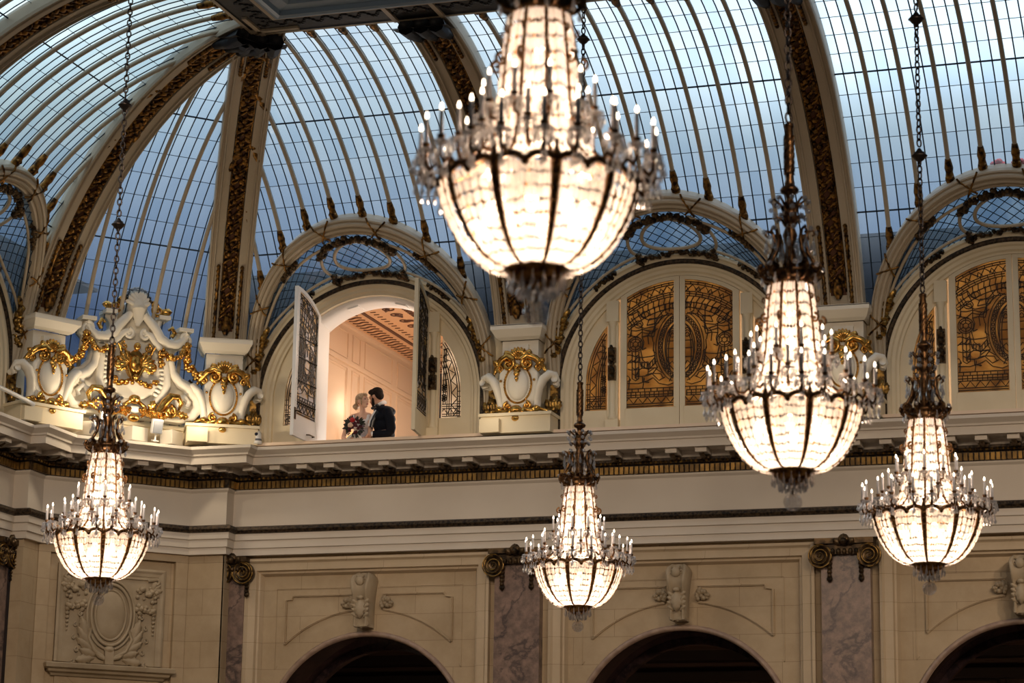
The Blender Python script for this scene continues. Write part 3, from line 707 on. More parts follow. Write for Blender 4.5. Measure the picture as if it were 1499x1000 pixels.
# ------------------------------------------------------------------ lunette arches
def LB(c, T): return T @ TR(c, 0, 0)
def ring(mb, prof, cz, n=61, foot=7.62, T=None, th=PI / 2):
    """moulding with a semicircular head and straight legs; prof: (radius, d)"""
    def f(i, j):
        R_, d = prof[j]
        if i == 0 : return (-R_, foot, d)
        if i == n + 1: return (R_, foot, d)
        a = -th + 2 * th * (i - 1) / (n - 1); return (R_ * sin(a), cz + R_ * cos(a), d)
    mb.grid(f, n + 2, len(prof), T=T, smooth=False)
def cylpt(x, z, off=0.):     # point on the cove face at height z, pushed in by off
    a = a_of_z(z); R = RC - off; return Vector((x, Z0 + R * sin(a), RC - R * cos(a)))
def make_lunette(name, label, T):
    mw = T
    m = MB(); ring(m, [(1.78, .0), (1.78, .05), (1.76, .08), (1.72, .085), (1.70, .06), (1.66, .055)], 8.24)
    root = tag(m.build(name, 'cream', mw=mw), label, kind='structure')
    m = MB(); ring(m, [(1.66, .05), (1.66, .075), (1.645, .085), (1.615, .085), (1.60, .07), (1.60, .05)], 8.24); tag(m.build('dark_bead', 'darkband', root), 'dark leaf moulding round the arch')
    m = MB(); ring(m, [(1.60, .05), (1.56, .045), (1.54, .02), (1.50, .015), (1.48, -.01), (1.45, -.015), (1.44, -.08)], 8.25); m.build('inner_architrave', 'cream', root)
    # rolled arch that follows the cove, with straight legs
    R0, cz = 1.69, 8.72
    def base(i, n):     # path parameter -> (x, z)
        if i < 8: return (-R0, 7.86 + (cz - 7.86) * i / 8)
        if i > n - 9: return (R0, 7.86 + (cz - 7.86) * (n - 1 - i) / 8)
        a = -PI / 2 + PI * (i - 8) / (n - 17); return (R0 * sin(a), cz + R0 * cos(a))
    N = 77; pr = [(.10, -.14), (.10, -.02), (.09, .03), (.075, .04), (.07, .022), (.06, .022), (.05, .06), (.03, .07), (.012, .06), (.008, .038), (-.004, .038), (-.010, .06), (-.03, .062), (-.045, .045), (-.05, .02), (-.06, .02), (-.068, .036), (-.085, .025), (-.10, -.03), (-.10, -.14)]
    def tor(i, j):
        x, z = base(i, N); q, off = pr[j]
        if z <= cz: nx, nz = (1 if x > 0 else -1), 0
        else: nx, nz = x / R0, (z - cz) / R0
        return cylpt(x + nx * q, z + nz * q, off)
    m = MB(); m.grid(tor, N, len(pr), smooth=False); m.build('rolled_arch', 'tube', root)
    # crossed ribbons on the arch
    for deg in (-86, -62, -38, -13, 13, 38, 62, 86):
        r_ = MB()
        for s in (-1, 1):
            P = []
            for k in range(7):
                q = -.11 + .22 * k / 6; a = math.radians(deg + s * (4.2 * (k - 2) / 4 if k > 1 else 1.1 * (k - 2)))
                P.append(cylpt((R0 + q) * sin(a), cz + (R0 + q) * cos(a), .06 if 0 < k < 6 else .02))
            r_.tube(P, .014, 5)
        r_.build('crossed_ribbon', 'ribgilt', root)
    # tympanum between the wall arch and the rolled arch
    def tp(th, v, off=0):
        A_ = Vector((1.76 * sin(th), 8.24 + 1.76 * cos(th), .03)); B_ = cylpt(1.60 * sin(th), cz + 1.60 * cos(th), -.02)
        p = A_.lerp(B_, v)
        if off: p = p + Vector((0, -off * 1.0, off * .35))
        return p
    g = MB(); att = []; rd = random.Random(4); TH = math.radians(84); nn = 56
    for i in range(nn):
        for j in range(4):
            t0, t1 = -TH + 2 * TH * i / nn, -TH + 2 * TH * (i + 1) / nn
            g.add([tp(t0, j / 4), tp(t1, j / 4), tp(t1, (j + 1) / 4), tp(t0, (j + 1) / 4)], [(0, 1, 2, 3)]); att.append(rd.random())
    g.build('lunette_glass', 'tymp', root, attr=att)
    b = MB(); W = lambda th: (tp(th, 1) - tp(th, 0)).length
    step = .165
    for s in (-1, 1):                                 # diagonal lattice
        for k in range(-24, 25):
            P = []
            for q in range(13):
                v = q / 12; th = (k * step + s * v * .75) / 1.7
                if abs(th) < TH: P.append(tp(th, v, .006))
            if len(P) > 1: b.tube(P, .0062, 4)
    b.build('lattice_bars', 'iron', root)
    # ellipses, inner curved ribs
    e = MB()
    e.tube([tp(.235 * cos(a), .5 + .36 * sin(a), .03) for a in [2 * PI * k / 40 for k in range(40)]], .026, 8, closed=True); e.build('oval_ring', 'tube', root)
    for s in (-1, 1):
        e = MB(); e.tube([tp(s * (.19 + .165 * cos(a)), .5 + .43 * sin(a), .03) for a in [-PI / 2 + PI * k / 24 for k in range(25)]], .024, 8); e.build('oval_bracket', 'tube', root)
        for vv in (.17, .86):
            e = MB(); pts = []
            for k in range(26):
                q = k / 25; th = s * (.27 + .95 * q); v = vv + (.5 - vv) * max(0, (q - .45) / .55) ** 1.6; pts.append(tp(th, v, .03))
            e.tube(pts, .021, 8); e.build('curved_bar', 'tube', root)
        for (ta, tb, vv, r_) in ((.56, .76, .97, .032), (.50, .70, .06, .032)):
            e = MB(); e.garland([tp(s * (ta + (tb - ta) * k / 5), vv, .04) for k in range(6)], r_ * 1.5, 26, seed=3); e.build('gilt_husk_bar', 'bronze', root)
        e = MB(); e.garland([tp(s * (1.15 + .28 * k / 5), .5, .05) for k in range(6)], .075, 46, seed=5); e.leaf(.2, .1, .3, Matrix.Translation(tp(s * 1.15, .5, .04)) @ RZ(s * .5)); e.build('leaf_drop', 'oldgold', root)
    e = MB(); e.garland([tp(-.30 + .6 * k / 10, .90 + .06 * cos((k - 5) * .5), .06) for k in range(11)], .055, 70, seed=6)
    for s in (-1, 1): e.garland([tp(s * .28, .86, .06), tp(s * .34, .72, .06)], .07, 18, seed=7)
    e.build('upper_garland', 'bronze', root)
    e = MB(); e.garland([tp(-.28 + .56 * k / 10, .09, .06) for k in range(11)], .05, 56, seed=8)
    for s in (-1, 1): e.garland([tp(s * .29, .02, .06), tp(s * .30, .25, .06)], .055, 16, seed=9)
    e.build('lower_garland', 'bronze', root)
    return root
make_lunette('window_8', 'arched lunette over the open doors with oval blue glass', LB(BC[0], FM))
make_lunette('window_9', 'arched lunette over the middle doors with oval blue glass', LB(BC[1], FM))
make_lunette('window_10', 'arched lunette at the right edge with oval blue glass', LB(BC[2], FM))
make_lunette('window_11', 'arched lunette on the left wall at the left edge', LB(YB[0], FL))
# ------------------------------------------------------------------ leading patterns
def clip_ribbons(mb, polys, inside, w, z, th=.014, res=.012):
    for pl, closed in polys:
        pts = list(pl) + ([pl[0]] if closed else []); D = []
        for a, b in zip(pts, pts[1:]):
            n = max(1, int(math.hypot(b[0] - a[0], b[1] - a[1]) / .035))
            for k in range(n): D.append((a[0] + (b[0] - a[0]) * k / n, a[1] + (b[1] - a[1]) * k / n))
        D.append(pts[-1]); run = []
        for p in D:
            if inside(*p): run.append(p)
            else:
                if len(run) > 1: mb.ribbon(run, w, z, th)
                run = []
        if len(run) > 1: mb.ribbon(run, w, z, th)
def ell(cx, cy, a, b, t0=0, t1=360, n=40): return [(cx + a * sin(math.radians(t0 + (t1 - t0) * i / n)), cy + b * cos(math.radians(t0 + (t1 - t0) * i / n))) for i in range(n + 1)]
def door_pattern():
    CZ = 8.26; L = []; A = lambda R, a0=-.9, a1=.9, n=60: (arc(0, CZ, R, a0, a1, n), False)
    for R in (1.355, 1.325, 1.225, 1.195, 1.165): L.append(A(R))
    n = 30
    L.append(([((1.23 + .09 * (i % 2)) * sin(-1 + 2 * i / n), CZ + (1.23 + .09 * (i % 2)) * cos(-1 + 2 * i / n)) for i in range(n + 1)], False))
    for i in range(n // 2 + 1):
        a = -1 + 4 * i / n + 2 / n * 0; L.append(([((1.24 + .0) * sin(a - .03), CZ + 1.24 * cos(a - .03)), (1.30 * sin(a), CZ + 1.30 * cos(a)), (1.24 * sin(a + .03), CZ + 1.24 * cos(a + .03))], False))
    for i in range(28):
        a = -1 + 2 * i / 27
        for (r0, r1) in ((1.325, 1.40), (1.165, 1.225)): L.append(([(r0 * sin(a), CZ + r0 * cos(a)), (r1 * sin(a), CZ + r1 * cos(a))], False))
    # block garland
    for R in (1.08, 1.01): L.append(A(R, -.75, .75))
    for i in range(23):
        a = -.75 + 1.5 * i / 22; L.append(([(1.0 * sin(a), CZ + 1.0 * cos(a)), (1.09 * sin(a + .012), CZ + 1.09 * cos(a + .012))], False))
        L.append(([(1.08 * sin(a), CZ + 1.08 * cos(a)), (1.165 * sin(a + .03), CZ + 1.165 * cos(a + .03))], False))
    # foot border
    for z in (7.965, 7.995, 8.085, 8.115, 8.155): L.append(([(-.8, z), (.8, z)], False))
    m = 24; L.append(([(-.75 + 1.5 * i / m, 8.0 + .08 * (i % 2)) for i in range(m + 1)], False))
    for i in range(25):
        x = -.75 + 1.5 * i / 24
        for (a_, b_) in ((7.94, 7.995), (8.085, 8.155)): L.append(([(x + (.03 if a_ > 8 else 0), a_), (x + (.03 if a_ > 8 else 0), b_)], False))
    # wreath
    for (a_, b_, y0_) in ((.20, .33, 8.74), (.235, .375, 8.74), (.29, .44, 8.74), (.325, .48, 8.74)): L.append((ell(0, y0_, a_, b_), False))
    for k in range(44):
        a = 2 * PI * k / 44; L.append((ell(.262 * sin(a), 8.74 + .407 * cos(a), .017, .022, n=6), False))
    # figures inside the wreath, scrolls and swags outside; mirrored
    for s in (-1, 1):
        def q(pl): L.append(([(s * x, y) for x, y in pl], False))
        q(ell(.10, 8.66, .055, .27, -150, 150, 20)); q(ell(.10, 8.66, .085, .30, -150, 150, 20)); q([(.04, 8.45), (.10, 8.55), (.18, 8.48)]); q([(.02, 8.95), (.08, 9.04), (.15, 8.93)])
        q(ell(.10, 8.93, .045, .06, n=12)); q([(.03, 8.6), (.17, 8.6)]); q([(.03, 8.72), (.17, 8.72)]); q([(.03, 8.82), (.17, 8.82)])
        # crown of scrolls
        q([(.03, 9.22), (.12, 9.27), (.22, 9.24), (.30, 9.15), (.42, 9.12), (.52, 9.17), (.56, 9.25)]); q([(.05, 9.16), (.16, 9.2), (.26, 9.12), (.34, 9.03), (.48, 9.01), (.62, 9.08), (.66, 9.16)])
        q([(.30, 9.0), (.40, 8.93), (.52, 8.96), (.60, 8.9), (.72, 8.95)]); q(ell(.56, 9.07, .06, .05, n=12)); q(ell(.47, 9.20, .05, .04, n=12)); q([(.34, 9.03), (.38, 8.92), (.36, 8.82)])
        q([(.06, 9.34), (.14, 9.31), (.14, 9.22)]); q(ell(.05, 9.30, .05, .06, n=10)); q([(.62, 9.08), (.74, 9.02)]); q([(.56, 9.25), (.66, 9.2), (.74, 9.22)])
        # rosette, drop and swag
        for r in (.035, .075, .10): q(ell(.60, 8.80, r, r, n=14))
        for k in range(6): a = k * PI / 3; q([(.60 + .035 * sin(a), 8.80 + .035 * cos(a)), (.60 + .10 * sin(a), 8.80 + .10 * cos(a))])
        for x in (.555, .60, .645): q([(x, 8.70), (x, 8.34)])
        for y in (8.66, 8.58, 8.49, 8.41, 8.34): q([(.555, y), (.60, y - .03), (.645, y)])
        q([(.33, 8.62), (.42, 8.52), (.50, 8.58), (.53, 8.72)]); q([(.31, 8.56), (.42, 8.45), (.53, 8.52), (.555, 8.66)])
        for k in range(6): q([(.33 + .036 * k, 8.60 - .07 * sin(PI * k / 6)), (.325 + .04 * k, 8.53 - .07 * sin(PI * k / 6))])
        q([(.31, 8.66), (.36, 8.70), (.35, 8.82)]); q([(.645, 8.6), (.74, 8.52)]); q([(.645, 8.72), (.74, 8.68)]); q([(.70, 8.80), (.74, 8.80)])
        # leaves under the wreath
        q([(.05, 8.27), (.16, 8.23), (.28, 8.26), (.36, 8.34), (.44, 8.30), (.56, 8.27), (.74, 8.28)]); q([(.20, 8.34), (.28, 8.30), (.38, 8.40), (.46, 8.38)]); q([(.24, 8.40), (.34, 8.47), (.42, 8.42)])
        for y in (8.20,): q([(0, y), (.74, y)])
        for k in range(9): q([(.05 + .085 * k, 8.155), (.05 + .085 * k, 8.20)])
        q([(.34, 8.95), (.34, 9.3)]); q([(.19, 9.2), (.19, 9.33)]); q([(.48, 8.34), (.50, 8.20)]); q([(.68, 8.34), (.69, 8.20)]); q([(.0, 8.26), (.03, 8.2)])
        rd = random.Random(9); N_ = {}
        def jp(i, j): return N_.setdefault((i, j), (.06 + .085 * i + .04 * (j % 2) + (rd.random() - .5) * .045, 8.30 + .085 * j + (rd.random() - .5) * .045))
        for i in range(9):
            for j in range(11):
                a_, b_, c_ = jp(i, j), jp(i + 1, j), jp(i, j + 1); out = lambda p: (p[0] / .325) ** 2 + ((p[1] - 8.74) / .48) ** 2 > 1.0 and (p[0] ** 2 + (p[1] - 8.26) ** 2) < 1.03 and math.hypot(p[0] - .6, p[1] - 8.8) > .09
                if out(a_) and out(b_) and rd.random() < .7: q([a_, b_])
                if out(a_) and out(c_) and rd.random() < .7: q([a_, c_])
        q([(.10, 8.36), (.14, 8.28)]); q([(.66, 8.92), (.66, 9.08)]); q([(.74, 8.88), (.66, 8.92), (.56, 8.90)])
    return L
PAT = door_pattern()
def side_pattern(s):
    CZ = 8.26; L = []
    for R in (1.262, 1.232, 1.145, 1.115, 1.085): L.append(([(s * x, y) for x, y in [(R, 7.9)] + arc(0, CZ, R, PI / 2, .3, 30)], False))
    n = 22; Z = []
    for i in range(n + 1):
        t = i / n * 1.9 - .32; R = 1.15 + .08 * (i % 2)
        Z.append((s * R, CZ + t) if t < 0 else (s * R * cos(t / 1.2), CZ + R * sin(t / 1.2)))
    L.append((Z, False))
    for i in range(12):
        a = PI / 2 - i * .1; L.append(([(s * 1.232 * sin(a), CZ + 1.232 * cos(a)), (s * 1.3 * sin(a), CZ + 1.3 * cos(a))], False))
    for z in (7.965, 7.995, 8.07, 8.10, 8.13): L.append(([(s * .98, z), (s * 1.35, z)], False))
    L.append(([(s * (1.0 + .045 * i), 8.0 + .07 * (i % 2)) for i in range(8)], False))
    for x in (1.03, 1.06): L.append(([(s * x, 8.13), (s * x, 8.9)], False))
    for k in range(9): L.append(([(s * .98, 8.2 + .085 * k), (s * (1.09), 8.22 + .085 * k)], False))
    for (x, y) in ((1.035, 8.22), (1.035, 8.36)):
        for k in range(6): a = k * PI / 3; L.append((ell(s * (x + .03 * sin(a)), y + .03 * cos(a), .02, .02, n=8), False))
    for k in range(6): L.append(([(s * (1.232), 7.95 + .07 * k), (s * 1.33, 7.95 + .07 * k)], False))
    return L

# ------------------------------------------------------------------ doors and side lights
def leaf_shape(x0, x1, y0, R, cz=8.26, n=14):
    return [(x0, y0), (x1, y0)] + [(x1 + (x0 - x1) * i / n, cz + dz(R, x1 + (x0 - x1) * i / n)) for i in range(n + 1)]
def make_door(name, label, c, s, ang, glass, T=FM, hw=None, frame='cream'):
    """s=-1 left leaf, +1 right leaf; local x measured from bay centre, hinge at s*.80"""
    t = tag(bpy.data.objects.new(name, None), label, kind='structure'); C.objects.link(t)
    t.matrix_world = T @ TR(c + s * .80, 0, -.04) @ RY(s * ang) @ TR(-s * .80, 0, 0)
    X = lambda a: s * a
    def strip(mb, a, b, y0, f, z0, z1):     # column between |x| a..b from y0 up to f(x)
        n = 14; 
        for k in range(n if b - a > .2 else 1):
            m = n if b - a > .2 else 1
            p, q = a + (b - a) * k / m, a + (b - a) * (k + 1) / m
            yp = y0(p) if callable(y0) else y0; yq = y0(q) if callable(y0) else y0
            v = [(X(p), yp), (X(q), yq), (X(q), f(q)), (X(p), f(p))]
            if s < 0: v = v[::-1]
            mb.prism(v, z0, z1)
    fo = lambda x: 8.26 + dz(1.435, x); fi = lambda x: 8.26 + dz(1.383, x)
    m = MB()
    strip(m, .004, .055, 7.64, fo, -.025, .025); strip(m, .735, .80, 7.64, fo, -.025, .025); strip(m, .055, .735, fi, fo, -.025, .025); strip(m, .055, .735, 7.64, lambda x: 7.94, -.02, .02)
    for zz in (-.03, .02): strip(m, .055, .075, 7.94, fi, zz, zz + .01); strip(m, .715, .735, 7.94, fi, zz, zz + .01)
    m.build('leaf_frame', frame, t)
    g = MB(); strip(g, .055, .735, 7.94, fi, -.004, .004)
    g.build('stained_glass', glass, t)
    l = MB(); ins = (lambda x, y: .055 < s * x < .735 and 7.94 < y < fi(abs(x)))
    for zz in (.004, -.012): clip_ribbons(l, PAT, ins, .0105, zz, .008)
    l.build('lead_pattern', 'lead', t)
    if ang:
        b = MB()
        for y in (8.12, 8.42, 8.74, 9.02): b.tube([(X(.05), y, -.02), (X(.74), y, -.02)], .009, 6)
        b.build('saddle_bars', 'lead', t)
    if hw:
        h = MB(); h.box(-.025, .025, 7.86, 8.02, -.035, -.02, TR(s * .03, 0, 0)); h.tube([(s * .03, 7.97, -.03), (s * .03, 7.97, -.075), (s * .13, 7.96, -.08)], .009, 8)
        h.build('door_handle', 'bronze', t)
        h = MB(); h.tube([(s * .44, 7.72, -.02), (s * .46, 7.72, -.06), (s * .62, 7.72, -.06), (s * .64, 7.72, -.02)], .009, 8); h.build('pull_bar', 'bronze', t)
    return t
make_door('door_1', 'left leaf of the open pair of doors, white edged', BC[0], -1, math.radians(91), 'mixed', hw=1, frame='white')
make_door('door_2', 'right leaf of the open pair of doors', BC[0], 1, math.radians(98), 'mixed', frame='cream')
make_door('door_3', 'left leaf of the closed middle doors with amber stained glass', BC[1], -1, 0, 'amber')
make_door('door_4', 'right leaf of the closed middle doors with amber stained glass', BC[1], 1, 0, 'amber')
make_door('door_5', 'left leaf of the closed doors at the right edge', BC[2], -1, 0, 'amber')
make_door('door_6', 'right leaf of the closed doors at the right edge', BC[2], 1, 0, 'amber')
def make_sidelights(n0, label, c, T, glass):
    r = None
    for s in (-1, 1):
        m = MB(); X = lambda x: s * x
        def plate(a, b, lo, hi, z0, z1, n=10):
            for k in range(n):
                p, q = a + (b - a) * k / n, a + (b - a) * (k + 1) / n; v = [(X(p), lo(p)), (X(q), lo(q)), (X(q), hi(q)), (X(p), hi(p))]
                if s < 0: v = v[::-1]
                m.prism(v, z0, z1)
        top = lambda x: 8.26 + dz(1.46, x) if abs(x) < 1.46 else 7.62
        gl = lambda x: 8.26 + dz(1.29, x) if abs(x) < 1.285 else 7.94
        plate(.985, 1.46, lambda x: 7.60, lambda x: 7.94, -.10, -.05); plate(1.33, 1.46, lambda x: 7.94, lambda x: max(7.95, top(x)), -.10, -.05)
        plate(.985, 1.33, lambda x: max(7.94, gl(x)), top, -.10, -.05, 20)
        sur = m.build('side_surround', 'cream', r)
        if r is None:
            r = sur; r.name = n0; tag(r, label, kind='structure'); r.matrix_world = LB(c, T)
        # slender pilaster between door and side light
        p = MB(); p.box(X(.905) - .085, X(.905) + .085, 7.60, 7.80, -.08, .03); p.box(X(.905) - .08, X(.905) + .08, 9.12, 9.40, -.08, .025); p.box(X(.905) - .07, X(.905) + .07, 7.8, 9.12, -.08, -.02)
        p.lathe([(.055, 7.8), (.06, 7.83), (.042, 7.87), (.042, 9.05), (.058, 9.09), (.062, 9.12)], 14, TR(X(.905), 0, -.015), axis='y'); p.build('slender_pilaster', 'cream', r)
        d = MB()
        for y in (8.32, 8.56):
            d.box(X(.905) - .052, X(.905) + .052, y, y + .20, .0, .05); d.garland([(X(.905), y + .02, .06), (X(.905), y + .18, .06)], .05, 14, seed=2)
        d.ball((X(.905), 8.545, .03), (.04, .03, .04), 8); d.build('dark_ornament', 'bronze', r)
        g = MB(); n = 16
        for k in range(n):
            a, b = 1.0 + .325 * k / n, 1.0 + .325 * (k + 1) / n; v = [(X(a), 7.94), (X(b), 7.94), (X(b), gl(b)), (X(a), gl(a))]
            if s < 0: v = v[::-1]
            g.prism(v, -.085, -.078)
        g.build('side_glass', glass, r)
        l = MB(); clip_ribbons(l, side_pattern(s), lambda x, y: 1.0 < s * x < 1.325 and 7.94 < y < gl(abs(x)), .011, -.078, .010); l.build('lead_pattern', 'lead', r)
    return r
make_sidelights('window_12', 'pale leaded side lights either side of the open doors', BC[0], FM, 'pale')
make_sidelights('window_13', 'amber side lights either side of the middle doors', BC[1], FM, 'amber')
make_sidelights('window_14', 'amber side lights either side of the doors at the right edge', BC[2], FM, 'amber')
make_sidelights('window_15', 'side lights on the left wall', YB[0], FL, 'amber')
lg = MB(); strip_n = 20
for k in range(strip_n):
    a, b = -.82 + 1.64 * k / strip_n, -.82 + 1.64 * (k + 1) / strip_n
    lg.prism([(a, 7.62), (b, 7.62), (b, 8.26 + dz(1.45, b)), (a, 8.26 + dz(1.45, a))], -.10, -.05)
lg.build('door_leaf_panel', 'cream', bpy.data.objects['window_15'])

# ------------------------------------------------------------------ rooms behind the arches
rm = MB()
rm.box(-13.3, -13.2, 6.8, 10.0, -9, -.12, FM)      # left side wall (seen through the open doors)
rm.box(-13.3, -9.6, 6.8, 10.0, -9.1, -9, FM)
tag(rm.build('wall_corridor', 'peach'), 'peach panelled corridor wall seen through the open doors', kind='structure')
pm = MB()
FS = FR((-13.2, 0, 0), (0, 1, 0), (0, 0, 1), (1, 0, 0))      # side wall frame: x = depth
for (a, b) in ((.75, 1.35), (1.6, 2.5), (2.7, 3.0), (3.2, 4.35), (4.6, 5.6), (5.8, 6.8)):
    for k, zt in ((0, 9.28), (.045, 9.235)): pm.ribbon([(a + k, 7.0 + k), (a + k, zt), (b - k, zt), (b - k, 7.0 + k)], .016 if k else .028, 0, .018 if k == 0 else .010, FS, closed=True)
    pm.ribbon([(a, 9.43), (a, 9.82), (b, 9.82), (b, 9.43)], .018, 0, .014, FS, closed=True)
for z, h, d in ((9.33, .05, .035), (9.38, .02, .02), (9.90, .04, .06)): pm.box(0, 9, z, z + h, 0, d, FS)
pm.build('wall_moulding', 'peach', bpy.data.objects['wall_corridor'])
cl = MB(); cl.box(-13.3, -9.6, 9.93, 9.98, -9, -.45, FM)
cobj = tag(cl.build('ceiling_corridor', 'ceilorn'), 'ornate peach corridor ceiling seen through the open doors', kind='structure')
cd = MB(); CT = FR((-13.2, 0, 9.93), (0, 1, 0), (1, 0, 0), (0, 0, -1))   # x = depth, y = across, z = down
for (y, w) in ((.02, .03), (.47, .06), (1.22, .012), (1.30, .012)): cd.box(.4, 9, y, y + w, 0, .012, CT)
for k in range(60):
    x = .5 + k * .145
    cd.ribbon([(x + .10 * (i / 10) + .02 * sin(i * 1.2), .10 + .27 * i / 10) if 0 else (x + .035 * sin(i / 10 * 2 * PI), .12 + .25 * i / 10) for i in range(11)], .028, 0, .010, CT)
    cd.box(x, x + .02, .62, .70, 0, .008, CT)
    cd.box(x, x + .03, 1.14, 1.22, 0, .01, CT); cd.box(x + .07, x + .10, 1.14, 1.22, 0, .01, CT)
for k in range(24):
    T2 = CT @ TR(.6 + .36 * k, .93, .004); cd.spiral(.10, 1.5, .014, T2, cw=1 if k % 2 else -1, n=5); cd.leaf(.16, .07, .02, T2 @ RZ(1.2 + k), th=.002)
cd.build('ceiling_stencil', 'ceildk', cobj)
# white lining of the door opening
lin = MB()
lin.grid(lambda i, j: (BC[0] + (1.43, 1.36, 1.35, 1.33, 1.31)[j] * sin(-PI / 2 + PI * i / 48), 8.26 + (1.43, 1.38, 1.38, 1.37, 1.37)[j] * cos(-PI / 2 + PI * i / 48), (-.07, -.10, -.24, -.26, -.48)[j]), 49, 5, T=FM)
for s in (-1, 1): lin.box(BC[0] + s * .80, BC[0] + s * .83, 7.62, 9.4, -.42, -.08, FM)
o = tag(lin.build('trim_2', 'white'), 'white lining of the arched door opening', kind='structure')
lp = MB()
for k in (-3, -1, 1, 3):
    a = k * .26; lp.box(-.08, .08, -.01, .012, -.42, -.14, FM @ TR(BC[0] + 1.36 * sin(a), 8.26 + 1.365 * cos(a), 0) @ RZ(-a))
lp.build('lining_block', 'white', o)
# sill and floor
sf = MB(); sf.box(-13.3, XR, 6.72, 6.8, -9.1, -.2, FM); sf.box(-13.9, XR, 6.8, 7.63, -.22, -.1, FM); sf.box(-16, XR, 7.60, 7.64, -.12, .3, FM)
tag(sf.build('floor_corridor', 'peach'), 'corridor floor and parapet behind the cornice', kind='structure')
# amber lit room behind the closed doors
ar = MB(); ar.box(-9.66, XR, 6.8, 10.06, -2.7, -2.6, FM); ar.box(-9.75, -9.60, 6.8, 10.0, -2.6, -.1, FM); ar.box(-9.75, XR, 10.02, 10.06, -2.7, -.05, FM); ar.box(XR, XR + .05, 6.8, 10.2, -2.6, -.12, FM)
tag(ar.build('wall_rear_room', 'peach'), 'wall of the lit room behind the stained glass doors', kind='structure')
al = MB(); al.box(-17.5, -17.4, 6.8, 10.2, 0, 12, FM); al.box(-17.5, -16.05, 10.0, 10.05, 0, 12, FM)
tag(al.build('wall_rear_left', 'dark'), 'wall behind the left windows', kind='structure')
# outside: parapets around the skylight
ou = MB(); ou.box(-22, 6, 8.5, 10.0, -6.2, -6.0, FM); 
tag(ou.build('wall_outer', 'outer'), 'outer roof wall beyond the skylight', kind='structure')
